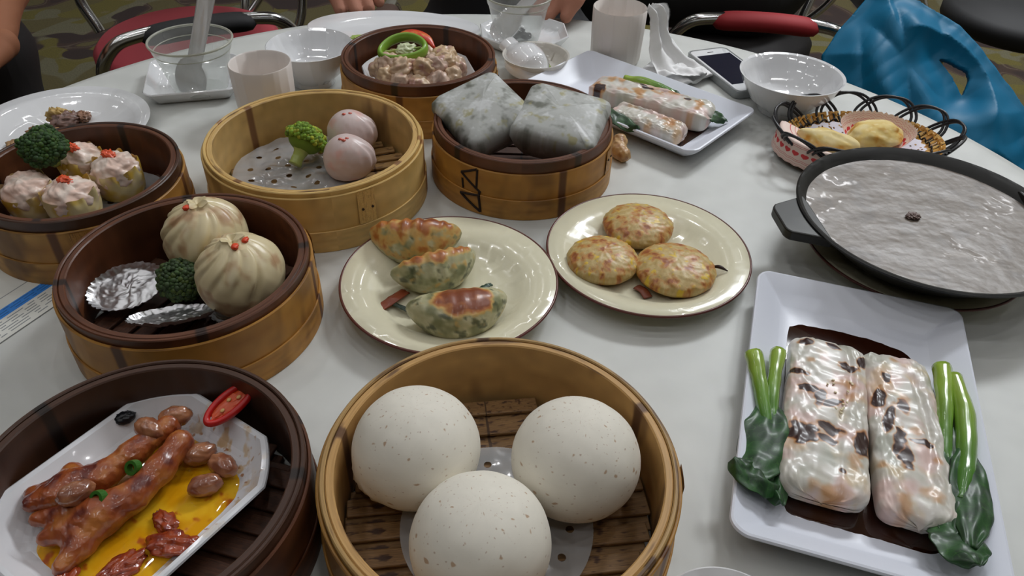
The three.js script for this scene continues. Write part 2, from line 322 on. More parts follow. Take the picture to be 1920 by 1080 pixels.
// ---------------------------------------------------------------- crockery
const PORC = phy({ color: 0xe9eaec, roughness: 0.1, clearcoat: 1, clearcoatRoughness: 0.03 });
const MELA = phy({ color: 0xdfe3ee, roughness: 0.42, clearcoat: 0.1, clearcoatRoughness: 0.25 });
const CUPM = phy({ color: 0xe8e0da, roughness: 0.4 });
const CREAM = phy({ map: tex(256, 256, (u, v) => { const k = 1 + 0.03 * fbm(u * 20, v * 20, 3, 3); return [224 * k, 219 * k, 192 * k]; }), roughness: 0.18, clearcoat: 0.5, clearcoatRoughness: 0.05 });
const RIMB = phy({ color: 0x5a2a20, roughness: 0.3 });
function enamelPlate(label, x, z, r, hRim, group) {
  const t = thing('enamel_plate', label, 'plate', [x, 0.0004, z], 0, group), k = r / 0.084, e = hRim;
  part('body', lathe([[0, 0.0022], [0.046 * k, 0.0022], [0.05 * k, 0], [0.053 * k, 0.0004], [0.061 * k, e - 0.0085], [0.083 * k, e - 0.002], [0.084 * k, e - 0.0006], [0.083 * k, e], [0.0625 * k, e - 0.0058], [0.057 * k, e - 0.0085], [0.052 * k, 0.0048], [0.03 * k, 0.0042], [0, 0.0042]], 128, 0.9), CREAM, t);
  const g = new THREE.TorusGeometry(0.0838 * k, 0.00115, 10, 140); g.rotateX(Math.PI / 2); g.translate(0, e - 0.0008, 0); part('rim', g, RIMB, t, 'thin brown rim');
  return t;
}
enamelPlate('cream enamel plate with brown rim under three pan-fried dumplings', -0.049, -0.4682, 0.0842, 0.018);
enamelPlate('cream enamel plate with brown rim under three fried patties', 0.1118, -0.5177, 0.0838, 0.016);
enamelPlate('cream enamel plate with brown rim beneath the black porridge pan', 0.3425, -0.5455, 0.09, 0.014);

// porridge pan
{
  const px = 0.345, pz = -0.5415, iron = std({ map: tex(256, 256, (u, v) => { const k = 0.75 + 0.9 * Math.max(0, fbm(u * 12, v * 12, 4, 4)); return [64 * k, 64 * k, 63 * k]; }), roughness: 0.42, metalness: 0.55 });
  const t = thing('porridge_pan', 'black cast-metal pan with two lug handles, full of pale porridge', 'pan', [px, 0.0052, pz]);
  part('pan_body', lathe([[0, 0], [0.05, 0], [0.054, 0.002], [0.075, 0.012], [0.094, 0.029], [0.097, 0.031], [0.105, 0.0385], [0.108, 0.0398], [0.1082, 0.0412], [0.1068, 0.0422], [0.1045, 0.0414], [0.1, 0.0355], [0.09, 0.0262], [0.072, 0.0152], [0.05, 0.0062], [0, 0.0045]], 140, 0.8), iron, t);
  for (const s of [0.10, Math.PI + 0.1]) {
    const sh = new THREE.Shape(); sh.moveTo(-0.03, 0.098); sh.lineTo(-0.019, 0.125); sh.quadraticCurveTo(-0.016, 0.128, -0.012, 0.128); sh.lineTo(0.012, 0.128); sh.quadraticCurveTo(0.016, 0.128, 0.019, 0.125); sh.lineTo(0.03, 0.098); sh.closePath();
    const g = new THREE.ExtrudeGeometry(sh, { depth: 0.006, bevelEnabled: true, bevelSize: 0.0014, bevelThickness: 0.0014, bevelSegments: 2, curveSegments: 6 });
    g.rotateX(Math.PI / 2); g.rotateY(Math.PI / 2); g.translate(0, 0.0385, 0); g.rotateY(s + Math.PI);
    part('handle', g, iron, t);
  }
  const pt = tex(512, 512, (u, v) => {
    const a = fbm(u * 9, v * 9, 2, 4), b = fbm(u * 34, v * 34, 7, 3), w = fbm(u * 4 + 0.4 * a, v * 13, 5, 3);
    let c = [116, 105, 94]; c = mixc(c, [130, 120, 110], ss(0.05, 0.4, b)); c = mixc(c, [106, 97, 89], ss(0.05, 0.35, a)); c = mixc(c, [178, 170, 162], 0.5 * ss(0.16, 0.4, w));
    return c;
  });
  const g = grid(120, 50, (u, v) => { const a = -u * 6.28319, r = v * 0.0985 * (1 + 0.012 * v * n3(Math.cos(a) * 3, Math.sin(a) * 3, 2)); const x = Math.cos(a) * r, z = Math.sin(a) * r; return [x, 0.0328 + 0.0008 * fbm(x * 40, z * 40, 3, 3) + 0.0008 * v * v, z]; }, true);
  topUV(g, 0.21);
  part('porridge', g, phy({ map: pt, roughness: 0.36, clearcoat: 0.6, clearcoatRoughness: 0.04, bumpMap: tex(512, 512, (u, v) => 128 + 160 * fbm(u * 30, v * 30, 9, 4), 1, 1, false), bumpScale: 0.0003 }), t);
  part('dark_speck', move(blob(0.0055, 0.0025, 0.0045, lumpy(4, 3, 0.4)), -0.011, 0.0342, -0.004), std({ color: 0x6d5750, roughness: 0.5 }), t);
}

// rectangular plates with lifted corners
const PLATE_WAVE = (a, b) => 0.004 * Math.pow(Math.abs(b), 3) + 0.003 * Math.pow(Math.abs(a * b), 3);
const PLATE_PROF = [[0.03, 0.0012, 0], [0.024, 0, 0], [0.02, 0.0006, 0.1], [0.006, 0.008, 0.8], [0.0006, 0.0128, 1], [0, 0.0142, 1], [0.0006, 0.0156, 1], [0.002, 0.016, 1], [0.014, 0.0092, 0.8], [0.022, 0.0052, 0.25], [0.03, 0.0042, 0.05], [0.045, 0.004, 0]];
const plateGeo = (hw, hl) => dish(hw, hl, 0.012, PLATE_PROF, 0, PLATE_WAVE, 128);
const FP = { x: 0.2373, z: -0.3621, turn: -0.285 }, FPC = { x: 0.2332, z: -0.3482 }, BP = { x: 0.1295, z: -0.793, turn: 0.87 };
solo('serving_plate', plateGeo(0.0755, 0.1255), MELA, 'white rectangular plate of rice rolls drenched in dark soy sauce', 'plate', [FPC.x, 0.0002, FPC.z], FP.turn);
solo('serving_plate', plateGeo(0.066, 0.113), MELA, 'white rectangular plate of half-eaten rice rolls in front of the white cup', 'plate', [BP.x, 0.0002, BP.z], BP.turn);

// bowls, cups, dishes
const bowlProf = (r, h) => [[0, 0.003], [r * 0.42, 0.003], [r * 0.44, 0], [r * 0.5, 0], [r * 0.5, 0.005], [r * 0.74, h * 0.36], [r * 0.92, h * 0.75], [r * 0.99, h * 0.965], [r * 1.0, h * 0.99], [r * 0.985, h], [r * 0.95, h * 0.965], [r * 0.87, h * 0.74], [r * 0.68, h * 0.38], [r * 0.42, 0.011], [r * 0.2, 0.0085], [0, 0.008]];
solo('porcelain_bowl', lathe(bowlProf(0.057, 0.044), 128, 1.2), PORC, 'empty white porcelain bowl between phone and bread basket', 'bowl', [0.301, 0.0003, -0.815]);
solo('porcelain_bowl', lathe(bowlProf(0.0485, 0.045), 128, 1.2), PORC, 'empty white porcelain bowl behind the pale steamer, beside a pinkish cup', 'bowl', [-0.239, 0.0003, -0.8455]);
const cupProf = (r, h) => [[0, 0.0025], [r * 0.74, 0.0025], [r * 0.78, 0], [r * 0.9, 0.0012], [r * 0.945, 0.006], [r * 0.985, h * 0.6], [r, h - 0.001], [r * 0.975, h], [r * 0.93, h - 0.0012], [r * 0.915, h * 0.6], [r * 0.87, 0.01], [r * 0.8, 0.006], [0, 0.0055]];
solo('teacup', lathe(cupProf(0.0318, 0.061), 96, 1.2), CUPM, 'handleless pinkish white cup behind the pale steamer', 'cup', [-0.2685, 0.0003, -0.7575]);
solo('teacup', lathe(cupProf(0.0328, 0.067), 96, 1.2), CUPM, 'handleless white cup with crumpled napkin leaning on it', 'cup', [0.119, 0.0003, -0.936]);
{
  const t = thing('porcelain_plate', 'white round plate with scraps of leftover food', 'plate', [-0.464, 0.0003, -0.6985]);
  part('body', lathe([[0, 0.002], [0.045, 0.002], [0.047, 0], [0.051, 0.0004], [0.07, 0.0065], [0.0855, 0.0125], [0.0865, 0.0138], [0.0855, 0.0145], [0.07, 0.0088], [0.055, 0.0042], [0.048, 0.0036], [0, 0.0036]], 120, 1), PORC, t);
}
{ const g = lathe([[0, 0.002], [0.6, 0.002], [0.62, 0], [0.66, 0.0004], [0.97, 0.0105], [1, 0.0122], [0.985, 0.013], [0.7, 0.005], [0.6, 0.0036], [0, 0.0036]].map(p => [p[0], p[1]]), 120, 1); g.scale(0.112, 1, 0.058); solo('oval_plate', g, PORC, 'white oval plate with a leaf scrap, behind the meat steamer', 'plate', [-0.165, 0.0003, -0.987]); }
const sqProf = [[0.02, 0.001], [0.013, 0], [0.01, 0.0008], [0.0015, 0.012], [0, 0.0145], [0.0008, 0.0155], [0.002, 0.0155], [0.009, 0.0065], [0.014, 0.0038], [0.024, 0.0034]];
solo('square_dish', dish(0.05, 0.05, 0.012, sqProf, 0.2), PORC, 'glossy white square dish under a clear plastic cup', 'dish', [-0.3705, 0.0003, -0.823], 0.28);
solo('octagonal_dish', dish(0.056, 0.05, 0.028, sqProf, 1), PORC, 'white octagonal dish under the clear cup beside a hand', 'dish', [0.004, 0.0003, -0.985], 0.1);
solo('sauce_dish', lathe([[0, 0.001], [0.022, 0.001], [0.024, 0], [0.027, 0.0006], [0.0385, 0.011], [0.04, 0.0125], [0.0388, 0.0133], [0.036, 0.0115], [0.027, 0.004], [0, 0.003]], 80, 1), PORC, 'small white dish beside the bun steamer and the rice roll plate', 'dish', [0.1165, 0.0003, -0.192]);
// clear plastic cups
const CLEAR = phy({ color: 0xf0f2f0, transmission: 0.86, thickness: 0, roughness: 0.3, ior: 1.45, transparent: false });
const FROST = phy({ color: 0xd8d8cc, transmission: 0.55, thickness: 0, roughness: 0.35 });
function clearCup(label, x, h, z, r, H) {
  const t = thing('plastic_cup', label, 'cup', [x, h, z]);
  part('wall', lathe([[0, 0.001], [r * 0.6, 0.001], [r * 0.66, 0.003], [r * 0.9, H * 0.8], [r * 0.93, H * 0.82], [r * 0.985, H - 0.001]], 80, 0), CLEAR, t);
  const g = new THREE.TorusGeometry(r * 0.985, 0.0013, 10, 90); g.rotateX(Math.PI / 2); g.translate(0, H - 0.001, 0); part('rim', g, FROST, t, 'cloudy rolled rim');
  const q = new THREE.TorusGeometry(r * 0.905, 0.0006, 8, 90); q.rotateX(Math.PI / 2); q.translate(0, H * 0.81, 0); part('stacking_ridge', q, FROST, t);
  return t;
}
clearCup('clear plastic cup with white spoon, standing on square dish', -0.3575, 0.0042, -0.8085, 0.0445, 0.058);
const dessertCup = clearCup('clear plastic cup of black jelly with spoon, on octagonal dish', -0.004, 0.0042, -0.982, 0.0425, 0.058);
for (const [x, z, s] of [[-0.009, 0.012, 1], [0.011, 0.004, 0.8], [0.001, -0.011, 0.9]]) solo('jelly_piece', blob(0.0095 * s, 0.005 * s, 0.008 * s, lumpy(s * 5, 2.4, 0.3), 0.8), phy({ color: 0x23252b, roughness: 0.2, clearcoat: 0.5 }), 'dark grey piece of jelly in the bottom of the clear cup', 'food', [-0.004 + x, 0.0105, -0.982 + z], s, 'jelly pieces in the clear cup');

// Chinese soup spoon, bowl at the origin, handle rising along +x
function spoonGeo(L, lift) {
  const rings = [], N = 46;
  for (let i = 0; i <= N; i++) {
    const t = i / N, x = -0.022 + t * L, b = clamp((x + 0.022) / 0.05), inB = x < 0.028;
    const w = inB ? 0.0005 + 0.0185 * Math.sqrt(Math.max(0, 1 - Math.pow((x - 0.002) / 0.0262, 2))) : 0;
    const wh = 0.0088 + 0.0012 * ss(0.05, L, x), W = Math.max(w, x > 0.004 ? wh * ss(0.004, 0.02, x) : 0.0005);
    const dep = 0.011 * ss(0, 0.28, b) * (1 - ss(0.55, 1.2, b)) + 0.0018, base = 0.012 + lift * Math.pow(Math.max(0, x - 0.012), 1.05) + (inB ? 0 : 0), ring = [];
    for (let k = 0; k < 24; k++) {
      const top = k <= 12, s = top ? -1 + k / 6 : 1 - (k - 12) / 6, e = 1 - s * s, y = base - (top ? Math.max(0, dep - 0.0018) : dep) * Math.sqrt(Math.max(0, e));
      ring.push([x, y + (top ? 0.0004 : -0.0004), s * W]);
    }
    rings.push(ring);
  }
  return loft(rings);
}
// lay a spoon from its bowl at a towards b, hollow side facing n
function laySpoon(m, a, b, n) { const X = new THREE.Vector3(b[0] - a[0], b[1] - a[1], b[2] - a[2]).normalize(), N = new THREE.Vector3(...n), Z = new THREE.Vector3().crossVectors(X, N).normalize(), Y = new THREE.Vector3().crossVectors(Z, X); m.quaternion.setFromRotationMatrix(new THREE.Matrix4().makeBasis(X, Y, Z)); m.position.set(a[0], T + a[1], a[2]); }
{
  const s1 = solo('soup_spoon', spoonGeo(0.145, 0.12), PORC, 'white soup spoon standing in the clear cup on square dish', 'spoon', [-0.362, 0.0056, -0.80], 0, 'white soup spoons');
  laySpoon(s1, [-0.3555, 0.0235, -0.8], [-0.308, 0.118, -0.79], [-0.1, 0.35, 0.9]);
  const s2 = solo('soup_spoon', spoonGeo(0.13, 0.12), PORC, 'white soup spoon leaning in the clear cup of black jelly', 'spoon', [-0.02, 0.008, -0.965], 0, 'white soup spoons');
  laySpoon(s2, [-0.014, 0.0235, -0.968], [0.034, 0.072, -0.972], [-0.4, 0.6, 0.6]);
}
// small bowl of noodles with a spoon turned over on it
{
  const t = thing('glass_bowl', 'small translucent bowl of leftovers beside the meat steamer', 'bowl', [0.019, 0.0003, -0.884]);
  part('body', lathe(bowlProf(0.04, 0.026), 80, 1.2), phy({ color: 0xe6e2da, transmission: 0.35, thickness: 0, roughness: 0.2 }), t);
  const sp = solo('soup_spoon', spoonGeo(0.062, 0.1), PORC, 'white soup spoon lying face down on small bowl of leftovers', 'spoon', [0.006, 0.03, -0.86], 0, 'white soup spoons');
  laySpoon(sp, [0.006, 0.0345, -0.868], [-0.014, 0.041, -0.901], [0.25, -0.95, -0.2]); sp.scale.setScalar(1.3);
  const r = rng(8), nm = [phy({ color: 0xc89a4a, roughness: 0.35 }), phy({ color: 0x7a5528, roughness: 0.35 }), phy({ color: 0x88a63a, roughness: 0.35 })];
  for (let i = 0; i < 9; i++) { const a = r() * 6.28, q = 0.022 * Math.sqrt(r()), m = i === 4 || i === 7 ? 2 : i % 2; solo('food_scrap', blob(0.008, 0.004, 0.005, lumpy(i, 3, 0.5), 1, 20, 14), nm[m], m === 2 ? 'scrap of green vegetable in the small translucent bowl' : 'brown scrap of food in the small translucent bowl', 'food', [0.019 + Math.cos(a) * q, 0.0145 + 0.003 * (i % 3), -0.884 + Math.sin(a) * q], a, m === 2 ? 'green scraps in the small bowl' : 'brown scraps in the small bowl'); }
}
// phone in a clear case
{
  const t = thing('phone', 'white smartphone with a dark screen in a clear case', 'phone', [0.2565, 0.0003, -0.9], 0.356);
  part('case', dish(0.0285, 0.0605, 0.009, [[0.004, 0], [0.0006, 0.0006], [0, 0.002], [0, 0.0092], [0.0006, 0.0102], [0.0016, 0.0102], [0.0018, 0.0085], [0.0022, 0.0016], [0.006, 0.0014]]), phy({ color: 0xcfd2d2, transmission: 0.6, thickness: 0, roughness: 0.25 }), t);
  part('body', box(0.0525, 0.0078, 0.1165, 0, 0.0058, 0, 0.0036), std({ color: 0xb9bcc0, roughness: 0.3, metalness: 0.6 }), t);
  const glass = part('front_glass', dish(0.0258, 0.0578, 0.0075, [[0.003, 0.0094], [0.0004, 0.0095], [0, 0.0098], [0.0004, 0.0101], [0.003, 0.0102]]), phy({ color: 0xe6e8ea, roughness: 0.12 }), t);
  part('screen', box(0.0465, 0.0005, 0.082, 0, 0.0102, 0, 0), phy({ color: 0x1b2130, roughness: 0.15 }), glass);
  part('earpiece', box(0.008, 0.0004, 0.0013, 0, 0.0103, -0.0485), std({ color: 0x333333, roughness: 0.5 }), glass);
  part('home_button', move(new THREE.CylinderGeometry(0.0042, 0.0042, 0.0004, 24), 0, 0.0103, 0.0492), std({ color: 0xd0d0d2, roughness: 0.3 }), glass);
}
// printed sheet half under the baskets
{
  const c = document.createElement('canvas'); c.width = 512; c.height = 1024; const x = c.getContext('2d');
  x.fillStyle = '#d9d9d2'; x.fillRect(0, 0, 512, 1024); x.fillStyle = '#2b7fd6'; x.fillRect(345, 0, 50, 1024);
  x.fillStyle = '#8e9090'; x.fillRect(284, 0, 5, 1024);
  x.fillStyle = '#123'; for (let k = 0; k < 3; k++) for (let y = 0; y < 1024;) { const l = 16 + ((y * 7 + k * 31) % 60); x.globalAlpha = 0.6; x.fillRect(352 + k * 14, y, 3, l); y += l + 12 + ((y * 3 + k) % 20); }
  x.globalAlpha = 0.65; x.fillStyle = '#4d545c'; for (let k = 0; k < 6; k++) for (let y = 0; y < 1024;) { const l = 20 + ((y * 5 + k * 47) % 70); x.fillRect(408 + k * 15, y, 5, l); y += l + 10 + ((y + k * 3) % 24); }
  x.globalAlpha = 1; x.fillStyle = '#55585a'; x.fillRect(507, 0, 5, 1024);
  const m = new THREE.CanvasTexture(c); m.colorSpace = THREE.SRGBColorSpace;
  const g = box(0.1, 0.0003, 0.2);
  solo('printed_sheet', g, std({ map: m, roughness: 0.6 }), 'sheet of paper with a bright blue stripe and small print', 'paper', [-0.4055, 0.00025, -0.4375], -0.435);
}
// napkin
{
  const g = strip([[0.024, 0.005, 0.03], [0.008, 0.013, 0.014], [-0.008, 0.03, -0.002], [-0.015, 0.048, -0.012], [-0.0165, 0.064, -0.017], [-0.0225, 0.073, -0.018], [-0.03, 0.074, -0.018]], t => 0.038 * (1 - 0.62 * ss(0.05, 0.55, t)) * (1 - 0.6 * ss(0.85, 1, t)), 0.0022, (t, s) => 0.009 * (1 - 0.6 * t) * fbm(t * 6 + 2, s * 2.2, 3, 3) + 0.004 * Math.sin(s * 7 + t * 4), 60, 24, [0.8, 0, -0.6]);
  const g2 = strip([[-0.035, 0.006, 0.015], [-0.005, 0.014, 0.012], [0.025, 0.012, 0.002], [0.045, 0.004, -0.006]], t => 0.027 * Math.sin(0.35 + t * 2.4), 0.002, (t, s) => 0.012 * fbm(t * 5 + 7, s * 2.4, 9, 3), 50, 22);
  const m = std({ color: 0xeeeeee, roughness: 0.95 });
  const t = thing('napkin', 'crumpled white paper napkin leaning on the white cup', 'napkin', [0.181, 0.003, -0.893]);
  part('upright_fold', g, m, t); part('spread_end', g2, m, t);
}
// ---------------------------------------------------------------- food
const wet = (o) => phy(Object.assign({ roughness: 0.44, clearcoat: 0.25, clearcoatRoughness: 0.2 }, o));
const V = wet({ vertexColors: true, color: 0xffffff });
const Vm = std({ vertexColors: true, color: 0xffffff, roughness: 0.75 });
const Vg = phy({ vertexColors: true, color: 0xffffff, roughness: 0.25, clearcoat: 0.7, clearcoatRoughness: 0.1 });
// perforated liner: a crinkled sheet with punched holes
function linerAlpha(holes, hr, scallop = 0) {
  return tex(512, 512, (u, v) => {
    const x = u - 0.5, y = v - 0.5, r = Math.hypot(x, y), a = Math.atan2(y, x), R = 0.49 - scallop * (0.5 + 0.5 * Math.cos(a * 26));
    let k = r < R ? 255 : 0; for (const h of holes) if (Math.hypot(x - h[0], (y - h[1])) < hr) k = 0; return k;
  }, 1, 1, false);
}
function ringHoles(n) { const o = []; n.forEach(([r, c, s]) => { for (let i = 0; i < c; i++) o.push([Math.cos(i / c * 6.283 + s) * r, Math.sin(i / c * 6.283 + s) * r]); }); return o; }
const HOLES = linerAlpha(ringHoles([[0.12, 5, 0.3], [0.24, 9, 0.1], [0.37, 14, 0.5]]), 0.021);
const FILM = phy({ color: 0xd0d0d0, metalness: 0, transmission: 0.5, thickness: 0, roughness: 0.16, clearcoat: 1, clearcoatRoughness: 0.05, alphaMap: HOLES, transparent: true, side: THREE.DoubleSide });
function liner(label, x, h, z, r, seed, amp, turn = 0) {
  const g = grid(90, 40, (u, v) => { const a = -u * 6.28319, q = v * r, X = Math.cos(a) * q, Z = Math.sin(a) * q; return [X, amp * (0.6 + fbm(X * 38 + seed, Z * 38, seed, 2)) + 0.5 * amp * Math.abs(n3(X * 70, Z * 70, seed)), Z]; }, true);
  return solo('perforated_liner', topUV(g, 2 * r), FILM, label, 'steamer liner', [x, h, z], turn);
}
liner('shiny perforated liner under the three speckled buns', -0.004, 0.0137, -0.253, 0.056, 3, 0.0012);
liner('crinkled glossy perforated liner beside broccoli in the pale steamer', -0.2, 0.0137, -0.624, 0.064, 8, 0.005, 0.6);
liner('glossy perforated liner under the open-topped pork dumplings', -0.3635, 0.0137, -0.5485, 0.068, 14, 0.0018, 1.2);

// buns
{
  const bt = tex(512, 512, (u, v) => { const k = 1 + 0.03 * fbm(u * 14, v * 14, 1, 3); let c = [234 * k, 229 * k, 216 * k]; const s = n3(u * 42, v * 30, 7), q = n3(u * 90, v * 64, 3); c = mixc(c, [156, 112, 74], 0.55 * ss(0.48, 0.64, s)); c = mixc(c, [160, 130, 110], 0.5 * ss(0.52, 0.62, q)); return c; });
  const bm = phy({ map: bt, roughness: 0.7, sheen: 0.15 });
  const lab = ['speckled white bun with a puckered lump low on its side', 'smooth speckled white bun beside the puckered one', 'speckled white bun pressed against both other buns in the steamer'];
  [[-0.0515, -0.2815, 1.1], [0.0395, -0.2775, 2.5], [-0.0118, -0.2228, 4.2]].forEach(([x, z, s], i) => {
    const g = blob(0.0366, 0.034, 0.0366, d => { let k = 1 + 0.02 * fbm(d[0] * 2 + s, d[1] * 2, d[2] * 2 + s, 2); if (d[1] < -0.3) k *= 1 - 0.08 * (-d[1] - 0.3); if (i === 0) { const q = ss(0.86, 1, d[0] * -0.78 + d[1] * -0.42 + d[2] * 0.46); k += q * (0.05 + 0.06 * n3(d[0] * 16, d[1] * 16, d[2] * 16)); } return k; }, 0.86, 80, 56);
    const b = solo('steamed_bun', g, bm, lab[i], 'bun', [x, 0.0443, z], s * 2, 'speckled buns in the large steamer');
    if (i === 0) b.rotation.y = 0;
  });
}

// broccoli: a forked stalk under a dome of buds
function broccoli(label, x, h, z, s, cols, tilt = [0, 0], seed = 1) {
  const t = thing('broccoli_floret', label, 'broccoli', [x, h, z]); t.rotation.set(tilt[0], seed, tilt[1]);
  const r = rng(seed * 77 + 5), gs = [];
  for (let i = 0; i < 240; i++) {
    const y = 1 - i / 240 * 1.2, a = i * 2.39996, q = Math.sqrt(Math.max(0, 1 - y * y)), R = s * (0.84 + 0.12 * r()) * (1 + 0.34 * fbm(Math.cos(a) * q * 1.6 + seed * 3, y * 1.6, Math.sin(a) * q * 1.6, 2));
    const g = new THREE.IcosahedronGeometry(s * (0.09 + 0.06 * r()), 1); g.translate(Math.cos(a) * q * R, s * 0.55 + y * R * 0.72, Math.sin(a) * q * R);
    const k = r(), c = k < 0.25 ? cols[1] : cols[0]; paint(g, (X, Y, Z) => { const f = 1 + 0.5 * n3(X * 900, Y * 900, Z * 900); return c.map(v => v * f * (0.8 + 0.4 * k)); }); gs.push(g);
  }
  const core = blob(s * 0.82, s * 0.6, s * 0.82, null, 1, 24, 16); core.translate(0, s * 0.52, 0); const c2 = core.toNonIndexed(); paint(c2, () => cols[0]); gs.push(c2);
  part('crown', mergeGeometries(gs.map(g => { const q = g.index ? g.toNonIndexed() : g; return q; })), std({ vertexColors: true, roughness: 0.7 }), t);
  part('stalk', taper([[0, -s * 0.75, 0, s * 0.3], [0, -s * 0.3, 0, s * 0.28], [0, s * 0.3, 0, s * 0.5]], 14, 14, 0.15, seed), wet({ color: 0x9fae5c }), t);
}
broccoli('bright yellow-green broccoli floret lying in the pale steamer', -0.2, 0.033, -0.63, 0.0195, [[104, 134, 34], [178, 186, 46]], [-0.75, -0.35], 0.2);
broccoli('dark green broccoli floret on top of the open-topped dumplings', -0.4, 0.054, -0.574, 0.0185, [[38, 66, 24], [64, 98, 28]], [0.25, 0.3], 2);
broccoli('dark green broccoli floret beside the empty foil cup', -0.2475, 0.0285, -0.4385, 0.0165, [[42, 62, 26], [72, 92, 30]], [0.5, 0.5], 3);

// soup dumplings
const FOIL = std({ color: 0xd8d8da, metalness: 1, roughness: 0.36 });
function foilCup(hw, hl, d, seed) {
  return grid(96, 26, (u, v) => { const a = -u * 6.28319, q = v < 0.6 ? v / 0.6 * 0.78 : 0.78 + (v - 0.6) / 0.4 * 0.22, w = v < 0.6 ? 0 : (v - 0.6) / 0.4, fl = 1 + 0.03 * w * Math.sin(a * 34); const x = Math.cos(a) * hw * q * fl, z = Math.sin(a) * hl * q * fl; return [x, d * w * w * 0.9 + 0.0022 * fbm(x * 120 + seed, z * 120, seed, 3) + 0.0016 * Math.abs(n3(x * 260, z * 260, seed)), z]; }, true);
}
const FOIL2 = FOIL.clone(); FOIL2.side = THREE.DoubleSide;
function soupDumpling(label, x, z, r, ry, turn, seed) {
  const t = thing('soup_dumpling', label, 'dumpling', [x, 0.0185, z], turn, 'pleated soup dumplings'), P = 18, rr = rng(seed * 13 + 2), pleats = []; for (let i = 0; i < 13; i++) pleats.push([(i + 0.7 * (rr() - 0.5)) / 13 * -6.28319, 0.13 + 0.12 * rr(), 0.08 + 0.07 * rr(), 0.36 + 0.22 * rr()]);
  const g = grid(150, 70, (u, v) => {
    const a = -u * 6.28319, b = (v - 0.5) * Math.PI, cy = Math.sin(b), cr = Math.cos(b), top = ss(0.35, 0.95, v), tw = a + 0.9 * top;
    let pl = 0; for (const k of pleats) { let d = (tw - k[0]) % 6.28319; if (d > 3.14159) d -= 6.28319; if (d < -3.14159) d += 6.28319; pl += k[2] * (Math.exp(-Math.pow((d - k[1] * 0.9) / k[1], 2)) * 0.55 - Math.exp(-Math.pow(d / (k[1] * 0.5), 2))) * ss(k[3], k[3] + 0.3, v); }
    let R = r * Math.pow(cr, 0.82 + 0.3 * ss(0.5, 0.9, v)) * (1 + pl) * (1 + 0.05 * fbm(Math.cos(a) * 2 + seed, cy * 2, Math.sin(a) * 2, 2)), Y = cy < 0 ? cy * ry * 0.78 : cy * ry;
    if (v > 0.88) { const w = (v - 0.88) / 0.12; R = r * (0.27 - 0.05 * Math.sin(w * 3.1)) * (1 + 0.2 * Math.sin(tw * 4 + seed) + 0.1 * Math.sin(tw * 7)) * (1 - ss(0.7, 1, w)); Y = ry * (0.945 + 0.12 * Math.min(w, 0.7) - 0.1 * ss(0.7, 1, w) + 0.04 * Math.sin(a * 2 + seed)); }
    return [Math.cos(a) * R, Math.max(Y, -ry * 0.7) + ry * 0.7, Math.sin(a) * R];
  }, true);
  paint(g, (X, Y, Z) => { let c = [222, 206, 164]; const k = fbm(X * 60 + seed, Y * 60, Z * 60, 3); c = mixc(c, [186, 150, 112], ss(-0.02, 0.3, k + 0.3 * fbm(X * 20, Y * 20, Z * 20 + seed, 2))); return mixc(c, [232, 220, 186], 0.7 * ss(0.1, 0.4, fbm(X * 90, Y * 40, Z * 90, 2))); });
  part('wrapper', g, V, t);
  const gar = wet({ color: 0xe8481c });
  for (const [dx, dy, dz] of [[-0.007, 1.68, 0.004], [0.002, 1.66, 0.0085]].slice(0, seed > 4 ? 2 : 1)) part('garnish', move(blob(0.0034, 0.0018, 0.0026, lumpy(3, 3, 0.3), 1, 14, 10), dx, ry * dy, dz), gar, t, 'orange-red garnish');
  return t;
}
soupDumpling('pleated soup dumpling with one orange speck by the steamer wall', -0.236, -0.4775, 0.0312, 0.033, 0.3, 2);
soupDumpling('pleated soup dumpling with two orange specks beside broccoli', -0.1965, -0.4325, 0.031, 0.0335, 1.6, 6);
const FC = 'foil cups in the brown steamer';
solo('foil_cup', foilCup(0.03, 0.03, 0.006, 1), FOIL2, 'foil cup under the dumpling with one orange speck', 'foil cup', [-0.236, 0.0142, -0.4775], 0, FC);
solo('foil_cup', foilCup(0.029, 0.029, 0.006, 2), FOIL2, 'foil cup under the dumpling with two orange specks', 'foil cup', [-0.1965, 0.0142, -0.4325], 0, FC);
{
  const a = solo('foil_cup', foilCup(0.0295, 0.021, 0.005, 3), FOIL2, 'empty crinkled foil cup lying open beside broccoli', 'foil cup', [-0.281, 0.0275, -0.431], 0.12, FC); a.rotation.set(0.28, 0.16, 0.12);
  const b = solo('foil_cup', foilCup(0.03, 0.02, 0.004, 5), FOIL2, 'foil cup tipped on its edge by the steamer wall', 'foil cup', [-0.238, 0.0285, -0.4], 0.2, FC); b.rotation.set(-0.42, 0.2, 0.1);
}

